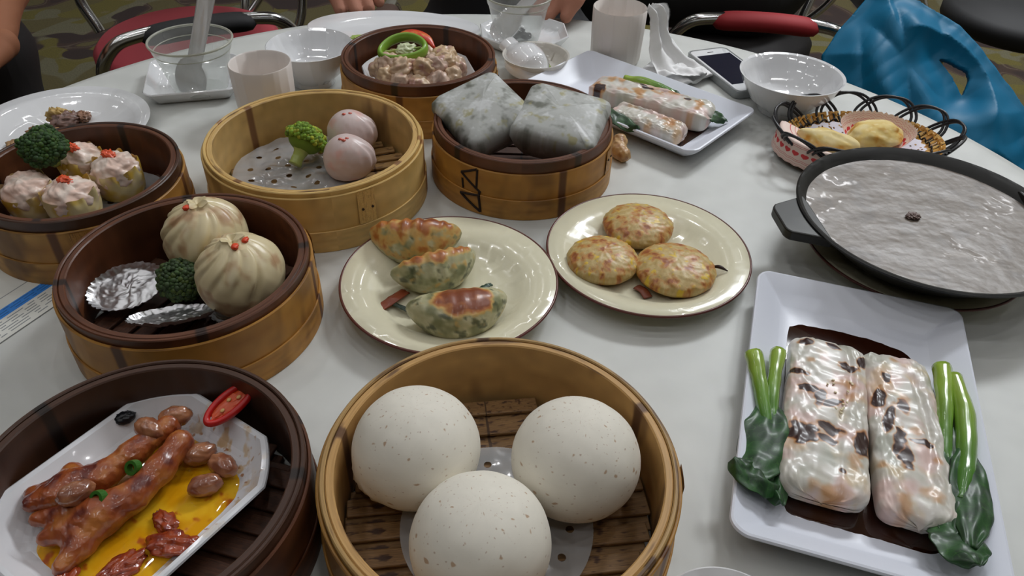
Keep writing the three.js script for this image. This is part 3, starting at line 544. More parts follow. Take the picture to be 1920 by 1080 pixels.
// open-topped pork dumplings
function siuMai(label, x, z, r, hgt, seed, dot, tilt) {
  const t = thing('pork_dumpling', label, 'dumpling', [x, 0.0162, z], seed, 'open-topped pork dumplings'); t.rotation.set(tilt[0], seed, tilt[1]);
  const g = grid(100, 30, (u, v) => {
    const a = -u * 6.28319, ruf = ss(0.5, 1, v) * (0.13 * Math.sin(a * 6 + seed) + 0.08 * Math.sin(a * 11 + seed * 2)), q = v < 0.15 ? v / 0.15 * 0.86 : 0.86 + 0.14 * Math.sin((v - 0.15) / 0.85 * 2.6);
    const R = r * q * (1 + ruf * 0.6) * (1 + 0.07 * fbm(Math.cos(a) * 2 + seed, v * 2, Math.sin(a) * 2, 2)), y = v < 0.15 ? 0 : (v - 0.15) / 0.85 * hgt * (1 + ruf * 0.5);
    return [Math.cos(a) * R, y, Math.sin(a) * R];
  }, true);
  paint(g, (X, Y, Z) => { const k = fbm(X * 50 + seed, Y * 50, Z * 50, 3); return mixc(mixc([222, 204, 150], [206, 168, 62], ss(-0.1, 0.25, k)), [206, 178, 158], ss(0.0, 0.35, fbm(X * 70, Y * 70 + seed, Z * 70, 2))); });
  const m = V.clone(); m.side = THREE.DoubleSide; part('wrapper', g, m, t);
  const f = blob(r * 0.97, hgt * 0.62, r * 0.97, lumpy(seed, 2.6, 0.14), 0.7, 60, 36); f.translate(0, hgt * 0.72, 0);
  paint(f, (X, Y, Z) => { const k = fbm(X * 70 + seed, Y * 70, Z * 70, 3); return mixc([226, 196, 180], [232, 214, 200], ss(-0.1, 0.2, k)).map(q => q * (1 + 0.12 * n3(X * 300, Y * 300, Z * 300))); });
  part('filling', f, V, t);
  if (dot) { const c = blob(0.0068, 0.0034, 0.0048, lumpy(seed + 3, 3, 0.5), 1, 24, 16); c.rotateY(-0.5 - seed); c.translate(dot[0], hgt * 1.33, dot[1]); part('garnish', c, wet({ color: 0xea5a2e }), t, 'orange-red crab roe garnish'); }
}
siuMai('open-topped pork dumpling without garnish, beside the broccoli', -0.4085, -0.546, 0.0208, 0.026, 1.3, null, [0.1, 0.1]);
siuMai('open-topped pork dumpling with broad orange garnish, in front of broccoli', -0.3695, -0.5375, 0.0215, 0.0265, 2.1, [0.001, 0.001], [0.12, -0.08]);
siuMai('open-topped pork dumpling with thin orange streak, next to the bare liner', -0.3485, -0.579, 0.021, 0.0275, 4.4, [-0.002, 0.002], [0, -0.1]);
siuMai('open-topped pork dumpling with orange garnish, behind the broccoli', -0.3875, -0.5945, 0.0195, 0.026, 5.2, [0.003, 0.003], [0, 0]);

// shrimp dumplings
function harGow(label, x, z, seed, turn) {
  const t = thing('shrimp_dumpling', label, 'dumpling', [x, 0.0185, z], turn, 'shrimp dumplings in the pale steamer');
  const g = grid(110, 60, (u, v) => {
    const a = -u * 6.28319, b = (v - 0.5) * Math.PI, c = Math.cos(b), s = Math.sin(b), bk = ss(0.2, 1, Math.cos(a)) * ss(0.15, 0.5, v) * (1 - ss(0.6, 0.95, v));
    const R = 1 + bk * (0.2 + 0.05 * Math.sin(a * 14)) + 0.05 * fbm(Math.cos(a) * 2 + seed, s * 2, Math.sin(a) * 2, 2);
    return [Math.cos(a) * c * 0.0215 * R, Math.max(s * 0.0235, -0.0135) + 0.0135, Math.sin(a) * c * 0.0205 * (1 + 0.05 * fbm(Math.cos(a) * 3, s * 3, seed, 2))];
  }, true);
  paint(g, (X, Y, Z) => { const k = fbm(X * 55 + seed, Y * 55, Z * 55, 3); return mixc([222, 202, 198], [228, 182, 172], ss(0, 0.35, k)); });
  part('wrapper', g, phy({ vertexColors: true, roughness: 0.45, clearcoat: 0.3, clearcoatRoughness: 0.2, transmission: 0.1, thickness: 0 }), t);
  const red = wet({ color: 0xd0604c });
  for (const [dx, dz] of [[-0.003, 0.004], [0.0025, 0.003], [0, 0.006]].slice(0, seed > 2 ? 3 : 2)) part('roe_speck', move(blob(0.0019, 0.0011, 0.0016, lumpy(2, 3, 0.4), 1, 12, 8), dx, 0.0362, dz), red, t, 'red speck');
}
harGow('translucent shrimp dumpling near the slatted steamer wall', -0.1615, -0.667, 1, 0.15);
harGow('translucent shrimp dumpling touching the bright broccoli', -0.1555, -0.6195, 3, 0.1);

// paper parcels
{
  const parcelTex = s => tex(256, 256, (u, v) => { const a = fbm(u * 5 + s, v * 5, s, 4), b = fbm(u * 8 - s, v * 8, s + 3, 3), f = fbm(u * 30, v * 30, s, 3); let c = [178, 180, 176]; c = mixc(c, [104, 106, 96], ss(0.04, 0.36, a)); c = mixc(c, [158, 150, 100], 0.7 * ss(0.14, 0.36, b)); c = mixc(c, [212, 214, 214], 0.8 * ss(0.05, 0.35, -a + 0.3 * f)); return c; });
  const parcel = (label, x, z, hw, hl, turn, tilt, s, h) => {
    const rings = [], lev = [[0.55, -0.024], [0.8, -0.02], [0.93, -0.008], [1, 0.003], [0.985, 0.0085], [0.92, 0.0125], [0.75, 0.0148], [0.5, 0.0162], [0.22, 0.0168]];
    for (const [k, y] of lev) rings.push(rrect(hw * k, hl * k, 0.008 * k, y, 0.3, 120).map(([X, Y, Z]) => { const n = fbm(X * 55 + s, Y * 55, Z * 55, 3), cr = Math.abs(n3(X * 40 + Z * 30, s, Z * 12)), pin = 1 + 0.16 * Math.pow(Math.abs(X / hw * Z / hl), 2); return [X * (1 + 0.05 * n) * pin, Y + 0.004 * n - 0.003 * (1 - ss(0, 0.1, cr)) * (Y > 0 ? 1 : 0) + (Y > 0.005 ? 0.0035 * ss(0, 0.006, X * 0.5 + Z + 0.01) : 0), Z * (1 - 0.05 * n) * pin]; }));
    const m = solo('paper_parcel', topUV(loft(rings), 0.1), phy({ map: parcelTex(s), roughness: 0.55, clearcoat: 0.12, clearcoatRoughness: 0.25 }), label, 'parcel', [x, h, z], turn, 'paper parcels in the marked steamer');
    m.rotation.set(tilt[0], turn, tilt[1]);
  };
  parcel('folded translucent paper parcel with a grey fold along its near side', -0.0325, -0.667, 0.034, 0.036, 0.62, [0.28, 0.06], 2, 0.0555);
  parcel('translucent paper parcel with pointed corner over the steamer rim', 0.0405, -0.655, 0.037, 0.036, -0.28, [0.22, -0.04], 7, 0.0555);
}

// dish of steamed meat
solo('small_dish', dish(0.06, 0.06, 0.03, [[0.02, 0.001], [0.013, 0], [0.01, 0.0008], [0.0015, 0.018], [0, 0.0205], [0.0008, 0.0215], [0.002, 0.0215], [0.009, 0.0075], [0.014, 0.0042], [0.024, 0.0036]], 0.6), PORC, 'white dish under the steamed meat inside the steamer', 'dish', [-0.1095, 0.0135, -0.8045], 0.3);
{
  const r = rng(41), spots = [[-0.042, -0.005, 0.031], [-0.03, 0.02, 0.032], [-0.015, 0.03, 0.033], [0.005, 0.034, 0.032], [0.022, 0.028, 0.033], [0.036, 0.014, 0.033], [0.04, -0.006, 0.034], [0.026, -0.02, 0.041], [0.012, -0.006, 0.037], [-0.01, 0.01, 0.038], [-0.026, -0.018, 0.036], [0.03, 0.0, 0.044], [-0.03, 0.004, 0.041], [0.008, 0.018, 0.043], [0.018, 0.012, 0.044], [0.012, -0.03, 0.034], [-0.006, -0.03, 0.033], [-0.018, 0.02, 0.044]];
  spots.forEach(([x, z, h], i) => {
    const s = i + 1, g = blob(0.0125 + 0.004 * r(), 0.0105 + 0.003 * r(), 0.0115 + 0.003 * r(), lumpy(s * 1.3, 1.7, 0.3, 2), 1, 44, 28);
    const warm = r(); paint(g, (X, Y, Z) => { const k = fbm(X * 90 + s, Y * 90, Z * 90, 3); return mixc(mixc([206, 178, 160], [214, 184, 126], warm * 0.7), [172, 128, 116], ss(0.0, 0.35, k)).map(q => q * (1 + 0.1 * n3(X * 400, Y * 400, Z * 400))); });
    solo('meat_chunk', g, V, 'chunk of pale steamed meat in the dish with green pepper ring', 'meat', [-0.1095 + x, h + 0.003, -0.8035 + z], s, 'steamed meat chunks').rotation.set(r() * 2, s, r() * 2);
  });
  const t = thing('pepper_ring', 'thick green chilli pepper ring with white seeds on steamed meat', 'pepper', [-0.128, 0.0565, -0.815]); t.rotation.set(0.22, 0.1, 0.1);
  const ring = grid(90, 20, (u, v) => { const a = -u * 6.28319, b = v * 6.28319, R = 0.0245 * (1 + 0.05 * Math.sin(a * 3)); const k = 0.0032; return [Math.cos(a) * (R + Math.cos(b) * k), Math.sin(b) * 0.0058, Math.sin(a) * (R * 0.82 + Math.cos(b) * k)]; }, true);
  part('ring', ring, wet({ color: 0x7ea832 }), t);
  part('seed_core', move(blob(0.0105, 0.0045, 0.0085, lumpy(5, 3, 0.4), 1, 32, 20), 0.003, -0.001, 0), wet({ color: 0xd6dcb4 }), t, 'pale seed core');
  part('septum', box(0.04, 0.004, 0.0016, 0, -0.0012, 0.001, 0.0006), wet({ color: 0xa9bf6a }), t);
  const rp = strip([[-0.022, 0.0, 0.006], [-0.006, 0.006, 0], [0.014, 0.004, 0.004], [0.026, -0.004, 0.012]], q => 0.0062 * Math.sin(0.3 + q * 2.6), 0.0035, () => 0, 30, 10);
  solo('pepper_slice', paint(rp, (X, Y, Z) => mixc([206, 52, 26], [224, 140, 44], ss(0, 0.4, Math.abs(Z - 0.003) < 0.003 ? 0.4 * (0.5 + n3(X * 200, 1, Z * 200)) : 0))), V, 'red pepper slice behind the green pepper ring', 'pepper', [-0.118, 0.0585, -0.842], -0.2);
}

// pan-fried dumplings
function friedDumpling(label, x, z, L, W, H, turn, seed, brown, roll, cr = 0.2) {
  const g = grid(120, 70, (u, v) => {
    const a = u * 6.28319, q = v * 2 - 1, e = Math.pow(Math.max(0, 1 - Math.pow(Math.abs(q), 2.1)), 0.62), X = q * L;
    const bow = 0.3 * L * q * q, up = Math.max(0, Math.sin(a)), crest = Math.pow(up, 9), sk = (cr > 0.1 ? 1 : 0.25) * Math.sin(q * 24 + 1.6 * Math.cos(a) + 2.2 * n3(q * 3, 1, seed)), fr = crest * (0.05 * sk + cr + 0.12 * n3(q * 5, 2, seed)) + 0.045 * ss(0.2, 0.7, up) * (1 - crest) * sk;
    const R = 1 + fr + 0.05 * fbm(X * 50 + seed, Math.cos(a) * 2, Math.sin(a) * 2, 3);
    const y = Math.sin(a) * H * e * R, zz = Math.cos(a) * W * e * R;
    return [X, Math.max(y, -H * 0.78) + H * 0.78, zz - bow];
  }, false);
  paint(g, (X, Y, Z) => {
    const k = fbm(X * 70 + seed, Y * 70, Z * 70, 3), d = fbm(X * 110 - seed, Y * 110, Z * 110 + seed, 3);
    let c = mixc([178, 174, 134], [200, 196, 160], ss(-0.2, 0.2, d)); c = mixc(c, [108, 112, 72], 0.75 * ss(-0.12, 0.25, k)); c = mixc(c, [62, 68, 42], 0.75 * ss(0.06, 0.3, d));
    const b = brown(X, Y, Z) + 0.9 * fbm(X * 110, Y * 110, Z * 110 + seed, 3); c = mixc(c, [206, 168, 98], ss(0.12, 0.4, b)); c = mixc(c, [176, 106, 48], ss(0.42, 0.72, b)); return mixc(c, [130, 64, 30], ss(0.75, 1.05, b + 0.4 * d));
  });
  const m = solo('fried_dumpling', g, V, label, 'dumpling', [x, 0.006, z], turn, 'pan-fried dumplings'); m.rotation.set(roll, turn, 0, 'YXZ'); return m;
}
friedDumpling('pan-fried dumpling with a golden crimped ridge, against the pale steamer', -0.081, -0.512, 0.0385, 0.019, 0.0185, 0.06, 1, (X, Y, Z) => 0.34 * ss(0.006, 0.018, Y) + 0.45 * ss(0.026, 0.036, Y - Z * 0.4), 0.12);
friedDumpling('dark green pan-fried dumpling lying between the other two', -0.0585, -0.4755, 0.036, 0.0165, 0.016, 0.46, 5, (X, Y, Z) => 0.72 * ss(0.022, 0.031, Y - Z * 0.45), 0.05);
friedDumpling('pan-fried dumpling showing its wide browned crust', -0.0385, -0.4275, 0.0385, 0.0205, 0.0165, 0.24, 9, (X, Y, Z) => 1.05 * (1 - ss(0.6, 1.0, Math.hypot((X - 0.003) / 0.027, (Z + 0.003) / 0.0185))) * ss(0.006, 0.012, Y), 0.14, 0.02);
// crisp bits beside them
[[-0.0925, -0.452, 0x8a3f22, 0.9, 'reddish fried scrap on the dumpling plate', 0.015, 0.0045], [-0.083, -0.4435, 0x26382c, -0.55, 'dark green leek strip beside the browned dumpling', 0.011, 0.0022], [-0.0215, -0.472, 0x22402f, 0.7, 'dark green leek strip beside the dark dumpling', 0.006, 0.0024]].forEach(([x, z, c, a, l, hl, hw]) => solo('vegetable_scrap', strip([[-hl, 0.001, 0], [0, 0.0025, 0.001], [hl, 0.001, 0]], () => hw, 0.0018, (t, s) => 0.001 * n3(t * 5, s * 2, c % 7), 16, 8), wet({ color: c }), l, 'food scrap', [x, 0.0062, z], a));

// patties
function patty(label, x, z, r, th, turn, seed) {
  const pt = tex(256, 256, (u, v) => {
    const R = Math.hypot(u - 0.5, v - 0.5), a = fbm(u * 7 + seed, v * 7, seed, 4), b = fbm(u * 15 + seed, v * 15, 4, 3), y = fbm(u * 11 - seed, v * 11, 8, 2), f = fbm(u * 50, v * 50, seed, 2);
    let c = mixc([186, 158, 98], [202, 178, 122], ss(-0.2, 0.2, b)); c = mixc(c, [222, 186, 50], 0.85 * ss(0.15, 0.26, y)); c = mixc(c, [188, 128, 60], 0.9 * ss(-0.12, 0.2, a + 0.3 * b)); c = mixc(c, [146, 78, 38], 0.9 * ss(0.1, 0.36, a + 0.4 * b)); return c.map(q => q * (1 + 0.06 * f));
  });
  const g = blob(r, th, r, d => { const e = Math.pow(1 - Math.pow(Math.abs(d[1]), 1.5), -0.06); return Math.min(1.12, e) * (1 + 0.03 * fbm(d[0] * 3 + seed, d[1] * 3, d[2] * 3, 3)) * (1 + (d[1] > 0 ? 0.05 : 0) * n3(d[0] * 9 + seed, 3, d[2] * 9)); }, 0.8, 80, 44);
  const m = solo('fried_patty', topUV(g, 2.2 * r), phy({ map: pt, roughness: 0.45, clearcoat: 0.2, clearcoatRoughness: 0.3, bumpMap: pt, bumpScale: 0.0004 }), label, 'patty', [x, 0.0053 + th * 0.82, z], turn, 'fried patties on the plate'); return m;
}
patty('browned fried patty lying across the rim side toward the steamer', 0.1075, -0.5545, 0.0305, 0.0105, 0.3, 2);
patty('fried patty with bright yellow corn along its edge', 0.0735, -0.504, 0.0295, 0.0105, 1.1, 6);
patty('largest fried patty, with a dark crisp strand at its side', 0.1315, -0.4945, 0.0325, 0.0105, 2.2, 11);
solo('crisp_strand', taper([[0, 0, 0, 0.0012], [0.004, 0.002, 0.003, 0.0016], [0.01, 0.0005, 0.006, 0.0006]], 12, 8), std({ color: 0x2c140c, roughness: 0.5 }), 'dark crisp strand sticking out from the largest patty', 'food scrap', [0.1645, 0.0125, -0.502], 0);
solo('vegetable_scrap', strip([[-0.007, 0.001, 0], [0, 0.002, 0], [0.008, 0.001, 0.002]], () => 0.004, 0.002, () => 0, 14, 8), wet({ color: 0x7c3d26 }), 'brown fried scrap under the largest patty', 'food scrap', [0.104, 0.0058, -0.474], -0.9);
// ---------------------------------------------------------------- rice rolls, greens and sauce on the front plate (positions in the plate's own frame)
function onPlate(P, x, z) { const c = Math.cos(P.turn), s = Math.sin(P.turn); return [P.x + x * c + z * s, P.z - x * s + z * c]; }
function riceRoll(P, label, x, z, h, hw, hl, hh, turn, seed, marks, amber, group) {
  const W = 0.17;
  const map = tex(384, 384, (u, v) => {
    const X = (u - 0.5) * W, Z = (v - 0.5) * W, a = fbm(X * 34 + seed, Z * 34, seed, 3), b = fbm(X * 90, Z * 90, seed + 4, 3), w = 0.0035 * fbm(X * 160, Z * 160, seed, 2);
    let c = mixc([200, 196, 184], [216, 212, 204], ss(-0.15, 0.2, b)); c = mixc(c, [218, 186, 178], 0.85 * ss(-0.04, 0.24, a)); c = mixc(c, [170, 174, 160], 0.6 * ss(0.1, 0.4, -a));
    c = mixc(c, amber ? [186, 132, 74] : [214, 184, 136], (amber || 0.5) * ss(0.06, 0.3, fbm(X * 46 - seed, Z * 46, 6, 3)));
    for (const m of marks) {                                                             // splashes of sauce: [x, z, half-width, half-length, tilt, strength]
      const dx = X - (m[0] - x), dz = Z - (m[1] - z), ct = Math.cos(m[4] || 0), st = Math.sin(m[4] || 0), d = Math.hypot((dx * ct + dz * st) / m[2], (-dx * st + dz * ct) / m[3]) + w * 40 + 1.1 * fbm(X * 150 + m[0] * 900, Z * 150, m[1] * 400, 2);
      const dk = (m[5] ?? 1) > 0.5; c = mixc(c, [184, 120, 62], (dk ? 0.8 : 0.55) * (1 - ss(dk ? 1.0 : 0.3, dk ? 1.4 : 1.3, d))); if (dk) c = mixc(c, [48, 18, 10], 1 - ss(0.9, 1.12, d));
    }
    return c;
  });
  const g = grid(90, 110, (u, v) => {
    const a = u * 6.28319, q = v * 2 - 1, e = Math.pow(Math.max(0, 1 - Math.pow(Math.abs(q), 12)), 0.5), ca = Math.cos(a), sa = Math.sin(a);
    const sx = Math.sign(ca) * Math.pow(Math.abs(ca), 0.5), sy = Math.sign(sa) * Math.pow(Math.abs(sa), 0.5), Z = q * hl * (1 + 0.03 * n3(sx * 3, 2, seed));
    const f = 1 + 0.07 * fbm(sx * 1.8 + seed, q * 3, sy + seed, 3);
    const ew = Math.pow(Math.max(0, 1 - Math.pow(Math.abs(q), 26)), 0.4);
    return [sx * hw * ew * f, Math.max(sy * hh * e * f + (sy > 0 ? 0.0036 * fbm(sx * 2.6 + seed, q * 4, 2, 3) + 0.0008 * n3(sx * 12, q * 9, seed) - 0.0022 * (1 - ss(0, 0.14, Math.abs(sx - 0.35 - 0.2 * Math.sin(q * 3 + seed)))) : 0), -hh * 0.9) + hh * 0.9, Z];
  });
  topUV(g, W); const [wx, wz] = onPlate(P, x, z);
  solo('rice_roll', g, phy({ map, roughness: 0.4, clearcoat: 0.3, clearcoatRoughness: 0.18 }), label, 'rice roll', [wx, h, wz], P.turn + turn, group);
}
riceRoll(FP, 'broad translucent rice noodle roll splashed with soy sauce and sesame', -0.0225, 0.0275, 0.0056, 0.0262, 0.071, 0.0102, -0.02, 3, [[-0.0339, 0.0146, 0.008, 0.0035, 0.2], [-0.0277, 0.022, 0.0035, 0.008, 0.1], [-0.021, 0.024, 0.0075, 0.003, -0.6], [-0.0095, -0.0161, 0.006, 0.004], [0.0, -0.026, 0.003, 0.006, 0.3], [-0.02, -0.0336, 0.0045, 0.003, 0.4], [-0.0392, -0.0327, 0.005, 0.003], [-0.0423, 0.0001, 0.006, 0.003], [-0.0348, -0.0133, 0.004, 0.003, 0, 0.2], [-0.0373, 0.0552, 0.009, 0.0085, 0.5], [-0.0213, 0.0461, 0.007, 0.004, 0.4], [-0.0229, 0.0553, 0.006, 0.0035], [-0.0011, 0.0518, 0.0045, 0.009], [-0.0059, 0.0681, 0.005, 0.006, 0, 0.2], [-0.0128, 0.0779, 0.002, 0.002], [-0.012, 0.003, 0.009, 0.0035, 0.1, 0.2], [-0.006, 0.012, 0.006, 0.004, 0, 0.2], [-0.02, 0.095, 0.012, 0.006, 0, 0.2]], 0, 'soy-splashed rice noodle rolls');
riceRoll(FP, 'narrow translucent rice noodle roll with a long streak of soy sauce', 0.0268, 0.0275, 0.0056, 0.0222, 0.071, 0.0102, 0.05, 8, [[0.0104, 0.0077, 0.0035, 0.009, 0.2], [0.0151, 0.0249, 0.003, 0.011, 0.25], [0.0194, 0.0422, 0.0032, 0.011, 0.2], [0.0218, 0.055, 0.004, 0.008], [0.0172, -0.013, 0.003, 0.005], [0.0249, 0.012, 0.0035, 0.0065], [0.0265, 0.005, 0.004, 0.005, 0, 0.2], [0.0332, 0.0401, 0.006, 0.0025], [0.031, 0.031, 0.005, 0.004, 0, 0.2], [0.0077, 0.0635, 0.003, 0.003, 0, 0.2], [0.0407, 0.0523, 0.003, 0.003, 0, 0.2], [0.0249, -0.0329, 0.004, 0.003, 0, 0.2], [0.018, 0.09, 0.005, 0.009, 0, 0.2], [0.034, 0.078, 0.006, 0.006, 0, 0.2]], 0, 'soy-splashed rice noodle rolls');
// soy pool
function pool(pts, h, bulge, seed) {
  const c = new THREE.CatmullRomCurve3(pts.map(p => new THREE.Vector3(p[0], 0, p[1])), true), N = 160, P = c.getPoints(N), cx = pts.reduce((s, p) => s + p[0], 0) / pts.length, cz = pts.reduce((s, p) => s + p[1], 0) / pts.length;
  return topUV(grid(N, 14, (u, v) => { const p = P[N - Math.round(u * N)], e = 1 + 0.015 * n3(p.x * 200, p.z * 200, seed), k = v < 0.001 ? 0 : v; return [cx + (p.x - cx) * k * e, h + bulge * (1 - Math.pow(k, 10)), cz + (p.z - cz) * k * e]; }, true), 0.2);
}
const SOY = phy({ color: 0x2a1006, roughness: 0.08, clearcoat: 0.6, clearcoatRoughness: 0.03 });
{ const m = solo('soy_sauce', pool([[-0.05, -0.071], [-0.015, -0.078], [0.019, -0.075], [0.043, -0.065], [0.053, -0.048], [0.055, 0.02], [0.054, 0.075], [0.049, 0.107], [0.008, 0.1085], [-0.016, 0.1085], [-0.043, 0.105], [-0.053, 0.06], [-0.054, 0], [-0.054, -0.04]], 0.0042, 0.0013, 2), SOY, 'dark soy sauce pooled around the two splashed rice rolls', 'sauce', [FP.x, 0, FP.z], FP.turn); }
// sesame seeds on the broad roll
{ const r = rng(90), gs = new THREE.SphereGeometry(0.0011, 8, 6); gs.scale(1, 0.5, 0.65); const sm = std({ color: 0xe8dcb8, roughness: 0.6 });
  for (let i = 0; i < 26; i++) { const x = -0.0245 + r() * 0.032, z = 0.0 + r() * 0.034, [wx, wz] = onPlate(FP, x, z), e = Math.abs((x + 0.0225) / 0.0255), y = 0.0056 + 0.0102 * (0.9 + Math.pow(Math.max(0, 1 - Math.pow(e, 3.3)), 0.3)) + 0.0002; if (e > 0.9) continue; solo('sesame_seed', gs, sm, 'pale sesame seed on the broad splashed rice roll', 'seed', [wx, y, wz], r() * 6, 'sesame seeds on the broad rice roll'); } }
// leafy greens: pale stem, dark crumpled leaves
const STEM = (g, c0, c1, ax) => paint(g, (X, Y, Z) => mixc(c0, c1, ss(ax[0], ax[1], Z + 0.004 * n3(X * 200, Y * 200, Z * 60))).map(q => q * (1 + 0.15 * n3(X * 260, Y * 260, Z * 40))));
const LEAFTEX = tex(256, 256, (u, v) => { const a = fbm(u * 6, v * 6, 3, 4), b = Math.abs(n3(u * 9 + a, v * 14, 5)); return mixc(mixc([36, 80, 34], [24, 56, 28], ss(-0.2, 0.2, a)), [66, 112, 46], 0.6 * (1 - ss(0, 0.05, b))); });
const LEAF = phy({ map: LEAFTEX, roughness: 0.5, clearcoat: 0.15, clearcoatRoughness: 0.2, side: THREE.DoubleSide });
function leaf(path, w, seed, amp) { return strip(path, t => w * Math.pow(Math.sin(0.25 + t * 2.75), 0.7) * (1 + 0.16 * n3(t * 7, seed, 1)), 0.0016, (t, s) => amp * (fbm(t * 3.2 + seed, s * 1.2, seed, 2) + 0.5 * Math.sin(s * 4 + t * 9 + seed) * Math.abs(s) * 0.6) - amp * 0.6 * s * s, 60, 26); }
function greens(P, label, stems, leaves, group) {
  const t = thing('leafy_green', label, 'vegetable', [P.x, 0.0004, P.z], P.turn, group);
  stems.forEach((s, i) => part('stem', STEM(taper(s, 36, 14, 0.12, i), [150, 178, 66], [66, 116, 42], [s[0][2], s[s.length - 1][2]]), Vg, t, 'light green stem'));
  leaves.forEach(l => part('leaf', l, LEAF, t, 'dark green leaf'));
}
greens(FP, 'boiled leafy green with two stems, beside the broad rice roll', [[[-0.072, 0.0225, -0.008, 0.0062], [-0.066, 0.021, 0.018, 0.0052], [-0.06, 0.0185, 0.045, 0.0045], [-0.057, 0.0165, 0.062, 0.0035]], [[-0.0555, 0.0205, -0.018, 0.0056], [-0.0568, 0.02, 0.012, 0.0045], [-0.056, 0.018, 0.04, 0.004], [-0.054, 0.016, 0.058, 0.003]]],
  [leaf([[-0.06, 0.019, 0.03], [-0.058, 0.022, 0.055], [-0.061, 0.0215, 0.08], [-0.066, 0.023, 0.103]], 0.0165, 2, 0.005), leaf([[-0.052, 0.0175, 0.045], [-0.053, 0.0195, 0.07], [-0.052, 0.0165, 0.09], [-0.047, 0.0175, 0.108]], 0.0115, 6, 0.005), leaf([[-0.05, 0.0155, 0.092], [-0.058, 0.022, 0.098], [-0.068, 0.026, 0.1], [-0.078, 0.03, 0.094]], 0.011, 11, 0.005)]);
greens(FP, 'boiled leafy green hanging over the plate edge beside the narrow roll', [[[0.0545, 0.0205, -0.0400, 0.0062], [0.0522, 0.0205, -0.0050, 0.0054], [0.0495, 0.019, 0.0300, 0.0045], [0.0476, 0.0175, 0.0600, 0.003]], [[0.0610, 0.0215, -0.0320, 0.005], [0.0636, 0.0205, 0.0040, 0.0065], [0.0587, 0.0205, 0.0500, 0.006], [0.0523, 0.0215, 0.0760, 0.003]]],
  [leaf([[0.0517, 0.021, 0.0150], [0.0485, 0.0215, 0.0500], [0.0494, 0.0215, 0.0800], [0.0434, 0.022, 0.1064]], 0.0125, 4, 0.006), leaf([[0.0603, 0.022, 0.0300], [0.0586, 0.0245, 0.0600], [0.0577, 0.0255, 0.0840], [0.0517, 0.0275, 0.1120]], 0.012, 9, 0.005), leaf([[0.0440, 0.019, 0.0880], [0.0469, 0.022, 0.1016], [0.0485, 0.0275, 0.1144], [0.0524, 0.03, 0.1240]], 0.016, 14, 0.005)]);

// rear plate
riceRoll(BP, 'brown-stained rice noodle roll with dark filling, along the green stem', 0.005, 0.016, 0.0056, 0.0205, 0.07, 0.0125, 0.2, 13, [[-0.012, -0.04, 0.005, 0.006], [0.012, 0.055, 0.003, 0.004], [0.008, 0.02, 0.003, 0.012, 0.3, 0.2], [-0.006, -0.01, 0.004, 0.01, 0.2, 0.2], [0.016, 0.0, 0.0025, 0.02, 0.2]], 0.95, 'half-eaten rice noodle rolls');
riceRoll(BP, 'pale rice noodle roll browned at one end, beside the leafy green', -0.0375, 0.04, 0.0056, 0.0165, 0.042, 0.0105, 0.05, 21, [[-0.038, 0.068, 0.012, 0.008, 0, 0.2], [-0.03, 0.06, 0.008, 0.012, 0, 0.2]], 0.5, 'half-eaten rice noodle rolls');
solo('soy_sauce', pool([[-0.045, -0.01], [-0.01, -0.06], [0.03, -0.03], [0.036, 0.05], [0.02, 0.088], [-0.02, 0.088], [-0.046, 0.082], [-0.05, 0.04]], 0.0042, 0.001, 5), SOY, 'dark soy sauce pooled under the half-eaten rice rolls', 'sauce', [BP.x, 0, BP.z], BP.turn);
greens(BP, 'pale green stem with a small leaf behind the brown-stained roll', [[[0.036, 0.0165, -0.04, 0.004], [0.037, 0.019, -0.01, 0.0065], [0.0375, 0.0175, 0.02, 0.0055], [0.036, 0.0155, 0.036, 0.003]]], [leaf([[0.037, 0.02, 0.012], [0.036, 0.02, 0.03], [0.033, 0.0155, 0.046]], 0.009, 3, 0.004)], 'greens on the rear plate');
greens(BP, 'bright leafy green in front of the pale half-eaten roll', [[[-0.05, 0.021, -0.03, 0.0055], [-0.052, 0.0215, -0.01, 0.0062], [-0.054, 0.019, 0.012, 0.004]]], [leaf([[-0.053, 0.022, -0.012], [-0.056, 0.0245, 0.008], [-0.058, 0.021, 0.026], [-0.062, 0.0225, 0.044]], 0.0125, 7, 0.006), leaf([[-0.048, 0.0225, -0.006], [-0.05, 0.0215, 0.016], [-0.053, 0.019, 0.038]], 0.009, 12, 0.005)], 'greens on the rear plate');
greens(BP, 'dark leaf tip beyond the end of the brown-stained roll', [[[0.02, 0.013, 0.062, 0.003], [0.021, 0.0145, 0.078, 0.0025], [0.02, 0.0145, 0.086, 0.002]]], [leaf([[0.027, 0.016, 0.06], [0.025, 0.0185, 0.08], [0.02, 0.0205, 0.1]], 0.0125, 19, 0.005)], 'greens on the rear plate');
{ const g = bones([[0, 0.008, 0, 0.006, 0.003, 0.012, -0.014, 0.0075], [0, 0.008, 0, 0.0065, 0.004, 0.008, 0.008, 0.0065]], 0.003, 40, 0.006, (x, y, z) => 0.0012 * n3(x * 260, y * 260, z * 260)); paint(g, (X, Y, Z) => mixc([196, 160, 112], [150, 104, 62], ss(-0.1, 0.3, fbm(X * 120, Y * 120, Z * 120, 2)))); solo('meat_scrap', g, V, 'bony scrap of meat on the cloth beside the marked steamer', 'food scrap', [0.1035, -0.0005, -0.694], 0.1); }

